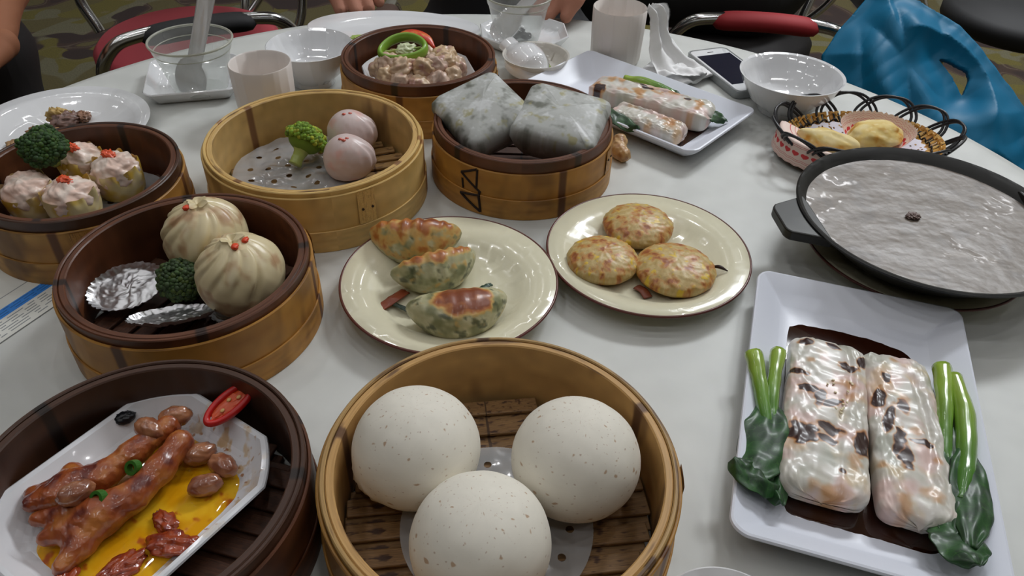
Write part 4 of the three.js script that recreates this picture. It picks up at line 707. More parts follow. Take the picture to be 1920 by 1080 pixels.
// ---------------------------------------------------------------- chicken feet dish
const D7 = { x: -0.2065, z: -0.2535, turn: -0.5585, h: 0.0137 };
{
  const D = thing('octagonal_plate', 'white chamfered dish of braised chicken feet in orange oil', 'dish', [D7.x, D7.h, D7.z], D7.turn);
  part('body', topUV(dish(0.058, 0.069, 0.026, [[0.024, 0.0012], [0.017, 0], [0.014, 0.0008], [0.002, 0.0165], [0, 0.0185], [0.0004, 0.0198], [0.0016, 0.0205], [0.0042, 0.0198], [0.0115, 0.0085], [0.0145, 0.0055], [0.019, 0.0042], [0.03, 0.0038]], 0.75, null, 128), 0.16), phy({ map: tex(512, 512, (u, v) => { const X = (u - 0.5) * 0.16, Z = (v - 0.5) * 0.16, near = 1 - ss(0.7, 1.35, Math.hypot((X - 0.008) / 0.042, (Z + 0.012) / 0.055)), a = fbm(u * 16, v * 16, 4, 4), b = fbm(u * 34, v * 34, 9, 3); let c = [233, 234, 238]; c = mixc(c, [206, 164, 108], 0.75 * near * ss(0.08, 0.26, a)); return mixc(c, [160, 96, 50], 0.8 * near * ss(0.24, 0.36, b)); }), roughness: 0.14, clearcoat: 0.8, clearcoatRoughness: 0.05 }), D);
  const st = [[-0.02, -0.046, 0.0022], [-0.026, -0.04, 0.0012], [0.03, -0.046, 0.0024], [0.034, -0.04, 0.0012]];
  const f = paint, feet = [[[-0.1917, 0.034, -0.2875], [-0.1969, 0.033, -0.2689], [-0.2054, 0.032, -0.2513], [-0.219, 0.03, -0.2402]], [[-0.2015, 0.036, -0.2987], [-0.2158, 0.034, -0.2787], [-0.2281, 0.032, -0.2629], [-0.241, 0.030, -0.2562]]];
  const B = (a, ra, b, rb) => [a[0], a[1], a[2], ra, b[0], b[1], b[2], rb];
  const b1 = [B(feet[0][0], 0.0078, feet[0][1], 0.0072), B(feet[0][1], 0.0072, feet[0][2], 0.0078), B(feet[0][2], 0.0078, feet[0][3], 0.0105), B(feet[0][3], 0.0085, [-0.233, 0.028, -0.2305], 0.0062), B([-0.233, 0.028, -0.2305], 0.0062, [-0.244, 0.027, -0.2265], 0.0042), B(feet[0][3], 0.0085, [-0.2235, 0.0275, -0.223], 0.0064), B([-0.2235, 0.0275, -0.223], 0.0064, [-0.2275, 0.027, -0.2105], 0.005), B(feet[0][3], 0.0085, [-0.2365, 0.029, -0.2415], 0.006), B([-0.2365, 0.029, -0.2415], 0.006, [-0.253, 0.028, -0.2375], 0.0045)];
  const b2 = [B(feet[1][0], 0.0068, feet[1][1], 0.0068), B(feet[1][1], 0.0068, feet[1][2], 0.0075), B(feet[1][2], 0.0075, feet[1][3], 0.0095), B(feet[1][3], 0.008, [-0.2525, 0.029, -0.2545], 0.0055), B([-0.2525, 0.029, -0.2545], 0.0055, [-0.2625, 0.029, -0.2515], 0.0048), B(feet[1][3], 0.008, [-0.247, 0.032, -0.2485], 0.006), B([-0.247, 0.032, -0.2485], 0.006, [-0.2585, 0.032, -0.244], 0.0045), B(feet[1][3], 0.007, [-0.2465, 0.031, -0.2665], 0.0055)];
  [[b1, 'glossy braised chicken foot with splayed toes, lying in the oil', 1], [b2, 'glossy braised chicken foot against the dish wall', 5]].forEach(([bs, lab, s]) => {
    const g = bones(bs, 0.0022, 84, 0.006, (x, y, z) => 0.0012 * fbm(x * 170 + s, y * 170, z * 170, 2) + 0.0006 * Math.abs(n3(x * 420, y * 420, z * 420)));
    paint(g, (X, Y, Z) => { const k = fbm(X * 80 + s, Y * 80, Z * 80, 3); return mixc(mixc([150, 74, 34], [176, 106, 48], ss(0, 0.3, k)), [98, 40, 30], ss(0.02, 0.3, -k)); });
    solo('chicken_foot', g, phy({ vertexColors: true, roughness: 0.34, clearcoat: 0.45, clearcoatRoughness: 0.14 }), lab, 'chicken foot', [0, 0, 0], 0, 'braised chicken feet');
  });
  const pn = (seed) => { const g = blob(0.0098, 0.0062, 0.0066, lumpy(seed, 2, 0.12), 1, 32, 20); paint(g, (X, Y, Z) => mixc([168, 112, 78], [132, 78, 54], ss(-0.1, 0.25, fbm(X * 120 + seed, Y * 120, Z * 120, 2)))); return g; };
  [[-0.2, 0.037, -0.3045, 0.3, 'at the tip of the feet'], [-0.2105, 0.0395, -0.2925, -0.5, 'resting on top of the rear foot'], [-0.181, 0.0275, -0.285, 0.5, 'touching the front foot'], [-0.165, 0.0272, -0.2775, -0.5, 'close to the dish corner'], [-0.1715, 0.0255, -0.2645, 0.4, 'lying in open oil'], [-0.2315, 0.0415, -0.2455, 0.7, 'on the toes of the front foot']].forEach(([x, h, z, a, l], i) => solo('peanut', pn(i + 2), Vg, 'brown braised peanut ' + l, 'peanut', [x, h, z], a, 'braised peanuts'));
  const oil = pool([[-0.024, -0.046], [0.01, -0.049], [0.032, -0.044], [0.041, -0.028], [0.042, 0.01], [0.041, 0.04], [0.03, 0.05], [0.0, 0.051], [-0.025, 0.046], [-0.034, 0.02], [-0.034, -0.02]], 0.0042, 0.0022, 3);
  const ot = tex(256, 256, (u, v) => { const a = fbm(u * 9, v * 9, 3, 4), b = fbm(u * 22, v * 22, 8, 3); return mixc(mixc([222, 158, 18], [236, 186, 40], ss(-0.2, 0.2, a)), [178, 84, 26], ss(0.16, 0.34, b)); });
  solo('sauce_oil', oil, phy({ map: ot, roughness: 0.07, clearcoat: 0.8, clearcoatRoughness: 0.03 }), 'orange-yellow oil pooled around the chicken feet', 'sauce', [D7.x, D7.h, D7.z], D7.turn);
  [[-0.178, 0.0225, -0.2285, 1, 'large red-brown minced scrap beside the front foot'], [-0.199, 0.0225, -0.2145, 0.9, 'small red-brown minced scrap by the dish wall'], [-0.225, 0.0235, -0.2045, 0.8, 'red-brown minced scrap under the toes of the front foot'], [-0.1865, 0.0225, -0.2415, 0.7, 'tiny red-brown scrap floating in the oil']].forEach(([x, h, z, s, l], i) => solo('minced_scrap', paint(blob(0.013 * s, 0.0045 * s, 0.0075 * s, lumpy(i * 3 + 1, 2, 0.36, 3), 1, 40, 22), (X, Y, Z) => mixc([158, 66, 30], [120, 40, 24], ss(-0.1, 0.3, fbm(X * 150, Y * 150, Z * 150, 2)))), Vg, l, 'food scrap', [x, h, z], i * 0.8, 'minced scraps in the oil'));
  solo('black_bean', blob(0.0063, 0.003, 0.0042, lumpy(3, 2, 0.2), 1, 28, 18), phy({ color: 0x15171c, roughness: 0.3 }), 'black bean stuck on the white dish slope', 'bean', [-0.2335, 0.0308, -0.3075], 0.5).rotation.set(0.5, 0.5, -0.35);
  const ch = thing('chilli_slice', 'slanted red chilli slice with pale seeds on the dish edge', 'chilli', [-0.168, 0.0425, -0.3115], 0.95); ch.rotation.set(0.25, 0.95, 0.2, 'YXZ');
  part('flesh', grid(70, 18, (u, v) => { const a = -u * 6.28319, b = v * 6.28319; return [Math.cos(a) * (0.0165 + Math.cos(b) * 0.0022), Math.sin(b) * 0.0024, Math.sin(a) * (0.0062 + Math.cos(b) * 0.0022)]; }, true), wet({ color: 0xc01410 }), ch);
  const core = part('seed_core', move(blob(0.0135, 0.0014, 0.005, lumpy(4, 4, 0.3), 1, 30, 16), 0, -0.0004, 0), wet({ color: 0xd8501c }), ch);
  for (const [x, z] of [[-0.006, 0.001], [0.001, -0.0016], [0.006, 0.0012]]) part('seed', move(blob(0.0016, 0.0008, 0.0012, null, 1, 12, 8), x, 0.0014, z), wet({ color: 0xe0b070 }), core, 'pale seed');
  for (const [x, h, z, l] of [[-0.2092, 0.0385, -0.2655, 'chopped green onion piece between the two chicken feet'], [-0.2185, 0.0405, -0.2435, 'chopped green onion piece on the front chicken foot']]) solo('green_onion', lathe([[0.0024, -0.0022], [0.0042, -0.0022], [0.0044, 0], [0.0042, 0.0022], [0.0024, 0.0022], [0.0022, 0], [0.0024, -0.0022]], 20, 0.6), wet({ color: 0x2f6a1c }), l, 'green onion', [x, h, z], 1).rotation.set(0.7, 0.4, 0.3);
}

// ---------------------------------------------------------------- scraps on other plates
[[-0.475, -0.7195, 0.012, 0.009, 0xb99a58, 'yellowish lump of leftover food on the scraps plate'], [-0.4665, -0.715, 0.015, 0.007, 0x77584c, 'brown lump of leftover food joined to the yellowish one'], [-0.4535, -0.7275, 0.009, 0.005, 0x8a6248, 'small brown chunk at the end of the leftover lumps'], [-0.4825, -0.69, 0.01, 0.006, 0x94683f, 'triangular brown scrap near the steamer on the scraps plate'], [-0.469, -0.687, 0.01, 0.005, 0xa27a4c, 'tan scrap lying beside the triangular scrap'], [-0.4965, -0.668, 0.009, 0.003, 0x9a7850, 'flat tan strip at the edge of the scraps plate'], [-0.4935, -0.697, 0.0022, 0.0016, 0x3a2c2a, 'tiny dark crumb on the scraps plate']].forEach(([x, z, r, h, c, l], i) => { const m = wet({ vertexColors: true, color: 0xffffff }), col = new THREE.Color(c), b = [col.r, col.g, col.b].map(v => Math.pow(v, 1 / 2.2) * 255); solo('food_scrap', paint(blob(r, h, r * 0.72, lumpy(i * 2.3 + 1, 2.6, 0.45, 4), 0.8, 32, 20), (X, Y, Z) => b.map(q => q * (1 + 0.8 * fbm(X * 150 + i, Y * 150, Z * 150, 2)))), m, l, 'food scrap', [x, 0.0042 + h * 0.8, z], i * 1.1, 'leftovers on the scraps plate'); });
solo('leaf_scrap', blob(0.0095, 0.0025, 0.006, lumpy(6, 2.5, 0.4), 0.9, 28, 16), wet({ color: 0x9db55a }), 'pale green leaf scrap on the oval plate', 'food scrap', [-0.2065, 0.0095, -0.957], 0.4);

// ---------------------------------------------------------------- bread basket
{
  const BX = 0.354, BZ = -0.7155, t = thing('bread_basket', 'woven cane basket with looped black wire edge, holding pastries', 'basket', [BX, 0.0003, BZ], 0.06);
  const cane = [0xd6a24c, 0xc78d38, 0xdfb466].map(c => phy({ color: c, roughness: 0.35, clearcoat: 0.3 })), blk = std({ color: 0x1c1c20, roughness: 0.4 });
  const base = lathe([[0, 0.001], [0.5, 0.001], [0.62, 0.0015], [0.63, 0.003], [0.5, 0.0035], [0, 0.0035]], 64, 0.8); base.scale(0.082, 1, 0.0575); part('floor', base, cane[1], t);
  const E = (a, r, y) => [Math.cos(a) * 0.082 * r, y, Math.sin(a) * 0.0575 * r];
  for (let i = 0; i < 72; i++) { const a = i / 72 * 6.28319, g = strip([E(a, 0.56, 0.003), E(a, 0.74, 0.008 + 0.0012 * (i % 2)), E(a, 0.92, 0.0155 - 0.0012 * (i % 2)), E(a, 1.0, 0.021)], () => 0.0026, 0.0013, () => 0, 10, 4, [-Math.sin(a), 0, Math.cos(a)]); part('cane', g, cane[i % 3], t); }
  for (const [r, y, d] of [[0.7, 0.0078, 0.0012], [0.86, 0.0142, 0.0012], [0.95, 0.0188, 0.0014]]) { const p = []; for (let i = 0; i < 144; i++) { const a = i / 144 * 6.28319, e = E(a, r, y + d * 1.3 * (i % 4 < 2 ? 1 : -1)); p.push(e); } part('weaver', tube(p, 0.0009, 288, 6, true), r === 0.95 ? cane[0] : blk, t); }
  for (let k = 0; k < 12; k++) { const a = k / 12 * 6.28319, w = 0.86; for (const o of [0, 0.07]) part('wire_loop', tube([E(a - w / 2 + o, 0.8, 0.007), E(a - w * 0.4 + o, 1.06, 0.024), E(a - w * 0.16 + o, 1.16, 0.036), E(a + w * 0.16 + o, 1.17, 0.0365), E(a + w * 0.4 + o, 1.07, 0.024), E(a + w / 2 + o, 0.8, 0.0075)], 0.0015, 34, 6), blk, t, 'black wire loop'); }
  // doily
  const r = rng(12), hs = []; for (let i = 0; i < 210; i++) { const a = r() * 6.28, q = 0.12 + 0.34 * Math.sqrt(r()); hs.push([Math.cos(a) * q, Math.sin(a) * q]); }
  const alpha = tex(512, 512, (u, v) => { const x = u - 0.5, y = v - 0.5, R = Math.hypot(x, y), a = Math.atan2(y, x); let k = R < 0.485 - 0.018 * (0.5 + 0.5 * Math.cos(a * 30)) ? 255 : 0; if (k) for (const h of hs) { const d = Math.max(Math.abs(x - h[0]) * 1.6, Math.abs(y - h[1])); if (d < 0.011) { k = 0; break; } } return k; }, 1, 1, false);
  const g = grid(100, 30, (u, v) => { const a = -u * 6.28319, q = v * 0.8, e = E(a, q, 0); return [e[0], 0.005 + 0.0165 * Math.pow(q, 3) + 0.0012 * n3(e[0] * 70, e[2] * 70, 2), e[2]]; }, true);
  { const p = g.attributes.position, uv = g.attributes.uv; for (let i = 0; i < p.count; i++) uv.setXY(i, p.getX(i) / 0.135 + 0.5, p.getZ(i) / 0.0945 + 0.5); }
  solo('paper_doily', g, std({ color: 0xe6e4ee, roughness: 0.8, alphaMap: alpha, transparent: true, side: THREE.DoubleSide }), 'white lace-cut paper doily lining the bread basket', 'doily', [BX, 0.0022, BZ], 0.06);
  // pastries in printed paper
  const pastry = (label, x, z, rx, rz, turn, s) => { const q = blob(rx, 0.0125, rz, d => 1 + 0.16 * 2 * fbm(d[0] * 1.3 + s, d[1] * 1.3, d[2] * 1.3, 2) * (d[1] > -0.2 ? 1 : 0.3), 0.75, 60, 40); paint(q, (X, Y, Z) => { const k = fbm(X * 60 + s, Y * 60, Z * 60, 3), f = fbm(X * 200, Y * 200, Z * 200, 2); let c = mixc([218, 190, 112], [228, 208, 150], ss(-0.1, 0.25, k)); c = mixc(c, [196, 140, 48], ss(0.04, 0.26, -k)); return mixc(c, [240, 226, 184], 0.5 * ss(0.1, 0.3, f)); }); solo('pastry', q, Vm, label, 'pastry', [x, 0.022, z], turn, 'glazed pastries in the bread basket'); };
  pastry('glazed golden pastry resting on the doily holes', 0.367, -0.7195, 0.03, 0.0215, 0.35, 3);
  pastry('glazed golden pastry on the pink printed paper', 0.3135, -0.7, 0.03, 0.0165, -0.55, 7);
  const pc = document.createElement('canvas'); pc.width = pc.height = 512; const x = pc.getContext('2d'); x.fillStyle = '#ead2c6'; x.fillRect(0, 0, 512, 512);
  x.strokeStyle = '#c9474a'; x.lineWidth = 5; for (const y of [90, 190, 212, 392, 414]) { x.beginPath(); x.moveTo(0, y); x.lineTo(512, y); x.stroke(); } x.lineWidth = 3; for (const y of [40, 60, 450, 475]) { x.beginPath(); x.moveTo(0, y); x.lineTo(512, y); x.stroke(); }
  x.fillStyle = '#d23a3e'; for (let i = 0; i < 12; i++) { const cx = 22 + i * 43; x.beginPath(); x.moveTo(cx, 350); x.bezierCurveTo(cx - 30, 300, cx - 14, 262, cx, 284); x.bezierCurveTo(cx + 14, 262, cx + 30, 300, cx, 350); x.fill(); }
  const pm = new THREE.CanvasTexture(pc); pm.colorSpace = THREE.SRGBColorSpace;
  const paper = (label, X, Z, r, a0, a1, turn, h, flare = 0.55, rise = 0.02) => { const q = grid(60, 16, (u, v) => { const a = lerp(a0, a1, u), R = r * (1 - flare + flare * v); return [Math.cos(a) * R * 1.1, rise * Math.pow(v, flare < 0.3 ? 1 : 2) + 0.0012 * Math.sin(a * 40) * v, Math.sin(a) * R]; }); { const uv = q.attributes.uv; for (let i = 0; i < uv.count; i++) uv.setXY(i, uv.getX(i), 1 - uv.getY(i)); } solo('printed_paper', q, std({ map: pm, roughness: 0.6, side: THREE.DoubleSide }), label, 'paper wrapper', [X, h, Z], turn); };
  { const q = grid(50, 14, (u, v) => { const a = lerp(1.7, 3.5, u), w = v < 0.25 ? v / 0.25 : (v - 0.25) / 0.75, k = v < 0.25 ? lerp(0.78, 1.03, w) : lerp(1.03, 1.1, Math.sqrt(w)), yy = v < 0.25 ? lerp(0.021, 0.029, w) : lerp(0.029, 0.006, w); return E(a, k, yy + 0.0005 * Math.sin(a * 40) * v); }), uv = q.attributes.uv; for (let i = 0; i < uv.count; i++) uv.setXY(i, uv.getX(i), 0.95 - 0.9 * uv.getY(i)); solo('printed_paper', q, std({ map: pm, roughness: 0.6, side: THREE.DoubleSide }), 'pink paper wrapper printed with red hearts, fanned over the basket side', 'paper wrapper', [BX, 0.0003, BZ], 0.06); }
  paper('pink paper wrapper cupped behind the other pastry', 0.368, -0.7205, 0.034, -2.9, 0.9, 0, 0.0115);
}
// ---------------------------------------------------------------- chairs, guests and the bag beyond the table
const CHROME = std({ color: 0xd8d8d8, metalness: 1, roughness: 0.18 });
function chair(label, x, z, turn, seatC, padC, backC, k = 1) {
  const t = thing('dining_chair', label, 'chair', [x, -T, z], turn), m = c => std({ color: c, roughness: 0.7 });
  const seat = lathe([[0, 0.4], [0.185, 0.4], [0.2, 0.415], [0.2, 0.44], [0.185, 0.456], [0, 0.462]], 64, 1); seat.scale(k, 1, k); part('seat', seat, m(seatC), t);
  for (const [sx, sz] of [[-1, -1], [-1, 1], [1, -1], [1, 1]]) part('leg', taper([[sx * 0.14, 0.405, sz * 0.14, 0.011], [sx * 0.17, 0.2, sz * 0.17, 0.011], [sx * 0.19, 0.0, sz * 0.19, 0.011]], 10, 12), CHROME, t);
  for (const s of [-1, 1]) {
    const tb = part('arm_tube', tube([[0.17, 0.42, s * 0.2], [0.19, 0.5, s * 0.235], [0.155, 0.55, s * 0.245], [0.11, 0.562, s * 0.245], [-0.11, 0.562, s * 0.245], [-0.155, 0.55, s * 0.245], [-0.19, 0.5, s * 0.235], [-0.17, 0.42, s * 0.2]], 0.0125, 60, 12), CHROME, t);
    const pad = []; for (let i = 0; i <= 16; i++) { const q = i / 16 * 2 - 1, e = Math.pow(Math.max(0.02, 1 - Math.pow(Math.abs(q), 8)), 0.5), ring = []; for (let k = 0; k < 20; k++) { const a = k / 20 * 6.28319; ring.push([q * 0.112, 0.562 + Math.sin(a) * 0.0195 * e - 0.006 * q * q, s * 0.245 + Math.cos(a) * 0.026 * e]); } pad.push(ring); }
    part('arm_pad', loft(pad), m(padC), tb);
  }
  part('backrest', grid(40, 20, (u, v) => { const a = u * 6.28319, y = 0.56 + v * 0.3, w = (v < 0.08 ? Math.sqrt(v / 0.08) : v > 0.92 ? Math.sqrt((1 - v) / 0.08) : 1) + 0.001; return [-0.245 - 0.03 * v + Math.cos(a) * 0.018 * w + 0.05 * Math.pow(Math.sin(a), 2), y, Math.sin(a) * 0.2 * w]; }), m(backC), t);
  for (const s of [-1, 1]) part('back_tube', tube([[-0.14, 0.41, s * 0.13], [-0.22, 0.5, s * 0.14], [-0.245, 0.66, s * 0.13]], 0.01, 24, 10), CHROME, t);
}
chair('chair with round pinkish red seat and black padded arms on chrome', -0.745, -1.68, Math.PI + 0.515, 0xa83a44, 0x141416, 0x4a3226);
chair('chair with red padded arms on chrome, under the guest in black', 0.535, -1.835, -0.12 + Math.PI, 0x1c1818, 0x9c2026, 0x1c1818, 0.8);
chair('black chair standing on the carpet beyond the blue bag', 1.32, -2.05, -2.2, 0x121214, 0x121214, 0x121214);
chair('chair with brown arms under the guest across the table', -0.03, -1.5, -Math.PI / 2, 0x2a211c, 0x4a3226, 0x2a211c, 0.85);
chair('dark chair under the guest leaning a forearm on the thigh', -1.47, -1.68, -0.53, 0x1c1818, 0x1c1818, 0x1c1818, 0.9);

// guests: one continuous body each; colour by the nearest limb
function person(label, J, look) {
  const B = [], K = [], add = (a, ra, b, rb, k) => { B.push([...a, ra, ...b, rb]); K.push(k); };
  const mid = (a, b, t) => a.map((v, i) => lerp(v, b[i], t));
  add(J.hip, 0.135, mid(J.hip, J.chest, 0.5), 0.125, 'shirt'); add(mid(J.hip, J.chest, 0.5), 0.125, J.chest, 0.135, 'shirt');
  for (const s of ['L', 'R']) {
    add(J.chest, 0.09, J['sh' + s], 0.062, 'shirt'); add(J['sh' + s], 0.056, mid(J['sh' + s], J['el' + s], 0.62), 0.046, 'shirt'); add(mid(J['sh' + s], J['el' + s], 0.62), 0.042, J['el' + s], 0.038, look.sleeve); add(J['el' + s], 0.04, J['wr' + s], 0.026, look.sleeve);
    add(J.hip, 0.1, J['hp' + s], 0.09, 'trousers'); add(J['hp' + s], 0.092, J['kn' + s], 0.062, 'trousers'); add(J['kn' + s], 0.06, J['an' + s], 0.042, 'trousers'); const f = [J['an' + s][0] + J.f[0] * 0.17, 0.035, J['an' + s][2] + J.f[1] * 0.17]; add([J['an' + s][0], 0.05, J['an' + s][2]], 0.045, f, 0.032, 'shoe');
  }
  add(J.chest, 0.07, J.neck, 0.05, 'shirt'); add(J.neck, 0.05, J.head, 0.06, 'skin');
  const cols = { shirt: look.shirt, trousers: look.trousers, skin: look.skin, shoe: [30, 28, 28], hair: [24, 20, 20] };
  const near = (x, y, z) => { let b = 1e9, k = ''; B.forEach((q, i) => { const dx = q[4] - q[0], dy = q[5] - q[1], dz = q[6] - q[2], t = clamp(((x - q[0]) * dx + (y - q[1]) * dy + (z - q[2]) * dz) / (dx * dx + dy * dy + dz * dz + 1e-9)), d = Math.hypot(x - q[0] - t * dx, y - q[1] - t * dy, z - q[2] - t * dz) - lerp(q[3], q[7], t); if (d < b) { b = d; k = K[i]; } }); return k; };
  const body = bones(B, 0.016, 104, 0.03); paint(body, (x, y, z) => cols[near(x, y, z)]);
  // head with face and hair
  const hx = J.head, F = J.f, Sd = [F[1], -F[0]], at = (s, y, f) => [hx[0] + Sd[0] * s + F[0] * f, hx[1] + y, hx[2] + Sd[1] * s + F[1] * f];
  const HB_ = [[...at(0, 0.035, -0.01), 0.085, ...at(0, 0.01, 0.02), 0.078], [...at(0, -0.02, 0.03), 0.06, ...at(0, -0.065, 0.045), 0.042], [...at(0, 0.015, 0.095), 0.008, ...at(0, -0.015, 0.112), 0.012], [...at(-0.08, 0.0, 0), 0.012, ...at(-0.084, 0.03, -0.006), 0.014], [...at(0.08, 0.0, 0), 0.012, ...at(0.084, 0.03, -0.006), 0.014], [...at(-0.016, -0.045, 0.09), 0.006, ...at(0.016, -0.045, 0.09), 0.006]];
  const hg = bones(HB_, 0.01, 64, 0.02); const eyes = [at(-0.032, 0.012, 0.092), at(0.032, 0.012, 0.092)], mouth = at(0, -0.045, 0.096);
  paint(hg, (x, y, z) => { for (const e of eyes) if (Math.hypot(x - e[0], (y - e[1]) * 2, z - e[2]) < 0.016) return [40, 30, 28]; if (Math.hypot(x - mouth[0], (y - mouth[1]) * 2.4, z - mouth[2]) < 0.024) return [150, 82, 72]; const f = (x - hx[0]) * F[0] + (z - hx[2]) * F[1]; return y - hx[1] > 0.075 - 0.0 * f || (f < 0.0 && y - hx[1] > -0.04) ? cols.hair : cols.skin; });
  // hands: palm and five fingers
  const hands = ['L', 'R'].map(s => {
    const w = J['wr' + s], D = new THREE.Vector3(...J['hd' + s]).normalize(), up = new THREE.Vector3(0, 1, 0), S = new THREE.Vector3().crossVectors(D, up).normalize(), N = new THREE.Vector3().crossVectors(S, D).normalize(), sg = s === 'L' ? 1 : -1;
    const p = (a, b, c) => [w[0] + D.x * a + S.x * b + N.x * c, w[1] + D.y * a + S.y * b + N.y * c, w[2] + D.z * a + S.z * b + N.z * c], H = [];
    H.push([...p(-0.012, 0, 0), 0.026, ...p(0.02, 0, 0), 0.022]);
    [-0.027, -0.009, 0.009, 0.026].forEach((b, i) => { const L = [0.062, 0.075, 0.078, 0.07][sg > 0 ? i : i] - 0.004 * Math.abs(i - 1.6); H.push([...p(0.01, b * 0.5, 0), 0.016, ...p(0.08, b, 0.003), 0.0105]); H.push([...p(0.08, b, 0.003), 0.01, ...p(0.08 + L * 0.5, b * 1.1, -0.006), 0.009]); H.push([...p(0.08 + L * 0.5, b * 1.1, -0.006), 0.009, ...p(0.08 + L * 0.85, b * 1.12, -0.022), 0.0078]); });
    H.push([...p(0.02, sg * 0.02, -0.004), 0.014, ...p(0.05, sg * 0.045, -0.008), 0.011]); H.push([...p(0.05, sg * 0.045, -0.008), 0.0105, ...p(0.082, sg * 0.054, -0.014), 0.0085]);
    return paint(bones(H, 0.0035, 80, 0.01), () => cols.skin);
  });
  const g = mergeGeometries([body, hg, ...hands].map(q => q.toNonIndexed()));
  return solo('person', g, std({ vertexColors: true, roughness: 0.75 }), label, 'person', [0, -T, 0]);
}
const y = h => T + h;
// across the table, in black, one hand beside the jelly cup, the other by the oval plate
person('guest in black seated across the table, one hand beside a clear cup', { f: [0, 1], hip: [-0.03, 0.56, -1.44], chest: [-0.04, 0.95, -1.47], neck: [-0.04, 1.12, -1.46], head: [-0.04, 1.25, -1.43], shL: [0.15, 1.03, -1.46], shR: [-0.23, 1.03, -1.46], elL: [0.28, 0.84, -1.31], elR: [-0.4, 0.84, -1.31], wrL: [0.12, 0.802, -1.145], wrR: [-0.29, 0.79, -1.175], hdL: [-0.62, -0.1, 0.7], hdR: [0.45, -0.05, 0.75], hpL: [0.07, 0.53, -1.4], hpR: [-0.13, 0.53, -1.4], knL: [0.13, 0.52, -1.02], knR: [-0.2, 0.52, -1.02], anL: [0.13, 0.09, -1.05], anR: [-0.2, 0.09, -1.05] }, { shirt: [20, 19, 22], trousers: [26, 25, 28], skin: [170, 116, 94], sleeve: 'skin' });
// at the side, elbow propped on a dark-trousered thigh
person('guest in dark clothes leaning a bare forearm on the thigh', { f: [0.86, 0.5], hip: [-1.480, 0.55, -1.66], chest: [-1.420, 0.92, -1.62], neck: [-1.390, 1.09, -1.6], head: [-1.360, 1.22, -1.57], shL: [-1.320, 1.0, -1.76], shR: [-1.480, 0.98, -1.46], elL: [-0.955, 0.65, -1.43], elR: [-1.320, 0.72, -1.28], wrL: [-0.885, 0.6, -1.25], wrR: [-1.170, 0.64, -1.18], hdL: [-0.2, -0.2, 0.9], hdR: [0.8, -0.2, 0.3], hpL: [-1.400, 0.52, -1.7], hpR: [-1.480, 0.52, -1.52], knL: [-1.000, 0.53, -1.4], knR: [-1.140, 0.53, -1.18], anL: [-0.980, 0.09, -1.36], anR: [-1.120, 0.09, -1.12] }, { shirt: [16, 17, 20], trousers: [30, 26, 26], skin: [150, 96, 66], sleeve: 'skin' });
person('guest in black seated sideways on the chair with red arms', { f: [-0.99, -0.1], hip: [0.56, 0.57, -1.920], chest: [0.56, 0.96, -1.930], neck: [0.55, 1.13, -1.930], head: [0.53, 1.26, -1.930], shL: [0.55, 1.04, -1.740], shR: [0.57, 1.04, -2.120], elL: [0.46, 0.8, -1.710], elR: [0.48, 0.8, -2.150], wrL: [0.24, 0.68, -1.790], wrR: [0.26, 0.68, -2.070], hdL: [-0.9, -0.3, -0.1], hdR: [-0.9, -0.3, 0.1], hpL: [0.52, 0.54, -1.830], hpR: [0.52, 0.54, -2.020], knL: [0.13, 0.54, -1.820], knR: [0.13, 0.54, -2.020], anL: [0.15, 0.09, -1.820], anR: [0.15, 0.09, -2.020] }, { shirt: [16, 15, 17], trousers: [20, 19, 20], skin: [176, 118, 92], sleeve: 'shirt' });

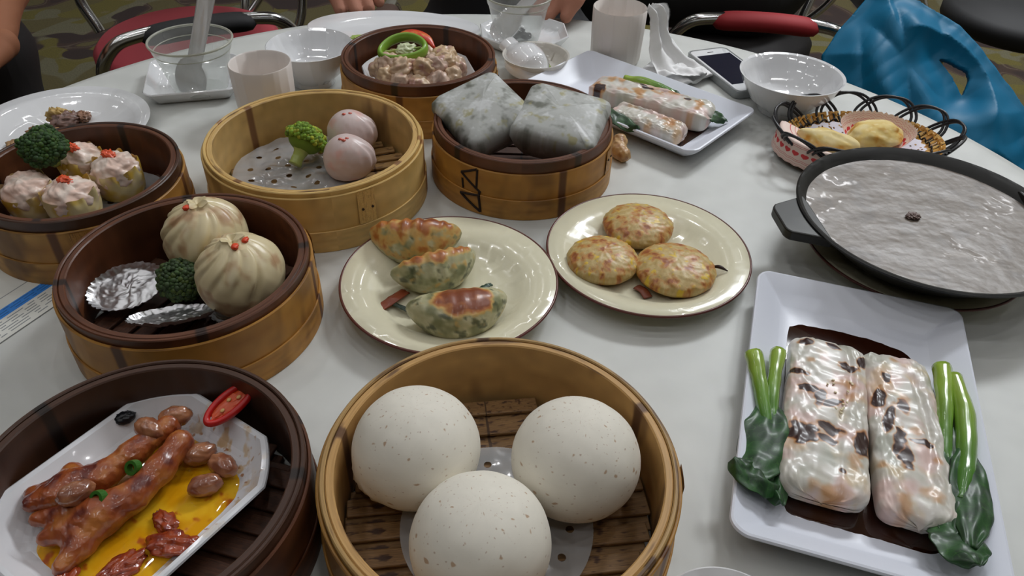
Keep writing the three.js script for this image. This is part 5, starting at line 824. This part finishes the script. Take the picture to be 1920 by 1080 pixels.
// blue plastic bag: a slumped double-walled sheet with one handle opening, resting on a stool
{
  const O = [[-0.137, 0.163], [-0.146, 0.123], [-0.171, 0.072], [-0.195, 0.015], [-0.17, -0.06], [-0.1, -0.15], [0.017, -0.19], [0.11, -0.18], [0.155, -0.132], [0.133, -0.029], [0.099, 0.011], [0.044, 0.066], [0.01, 0.1], [-0.044, 0.123], [-0.081, 0.137], [-0.095, 0.169]], Hh = [[-0.014, 0.036], [0.009, 0.035], [0.034, 0.023], [0.04, 0.01], [0.033, -0.017], [0.02, -0.002]];
  const sd = (P, x, y) => { let d = 1e9, s = 1; for (let i = 0, j = P.length - 1; i < P.length; j = i++) { const ex = P[j][0] - P[i][0], ey = P[j][1] - P[i][1], wx = x - P[i][0], wy = y - P[i][1], t = clamp((wx * ex + wy * ey) / (ex * ex + ey * ey)); d = Math.min(d, Math.hypot(wx - ex * t, wy - ey * t)); const c1 = y >= P[i][1], c2 = y < P[j][1], c3 = ex * wy > ey * wx; if ((c1 && c2 && c3) || (!c1 && !c2 && !c3)) s = -s; } return s * d; };
  const f = (x, y, z) => {
    const d2 = Math.max(sd(O, x, y), -sd(Hh, x, y)) + 0.004 * n3(x * 24, y * 24, 3), ins = ss(0, 0.07, -d2), fold = 0.02 * fbm(x * 7 + y * 4, y * 6, 5, 2) + 0.03 * ins * Math.abs(n3(x * 13 + y * 8, y * 4 - x * 3, 2)) + 0.003 * Math.abs(n3(x * 30 - y * 16, y * 12, 8));
    return Math.max(d2, Math.abs(z - fold) - 0.006 - 0.03 * ins) * 0.8;
  };
  const g = meshField(f, [-0.22, -0.21, -0.09], [0.18, 0.19, 0.09], 128);
  const m = solo('plastic_bag', g, phy({ color: 0x006489, roughness: 0.5, specularIntensity: 0.5, side: THREE.DoubleSide }), 'crumpled blue plastic carrier bag slumped beside the table', 'bag', [0.7, -0.14, -1.22]);
  m.quaternion.setFromRotationMatrix(new THREE.Matrix4().makeBasis(new THREE.Vector3(0.9594, 0, 0.2822), new THREE.Vector3(0.1983, 0.7115, -0.6741), new THREE.Vector3(-0.2008, 0.7027, 0.6826)));
  const st = thing('stool', 'dark round stool holding up the blue bag', 'stool', [0.74, -T, -1.13]), sm = std({ color: 0x1a1716, roughness: 0.6 });
  part('seat', lathe([[0, 0.4], [0.13, 0.4], [0.14, 0.41], [0.135, 0.425], [0, 0.43]], 48), sm, st);
  for (let k = 0; k < 4; k++) { const a = k * 1.5708 + 0.5; part('leg', taper([[Math.cos(a) * 0.1, 0.4, Math.sin(a) * 0.1, 0.012], [Math.cos(a) * 0.13, 0.2, Math.sin(a) * 0.13, 0.011], [Math.cos(a) * 0.15, 0, Math.sin(a) * 0.15, 0.01]], 8, 10), sm, st); }
}
shade(scene);
renderer.render(scene, camera);
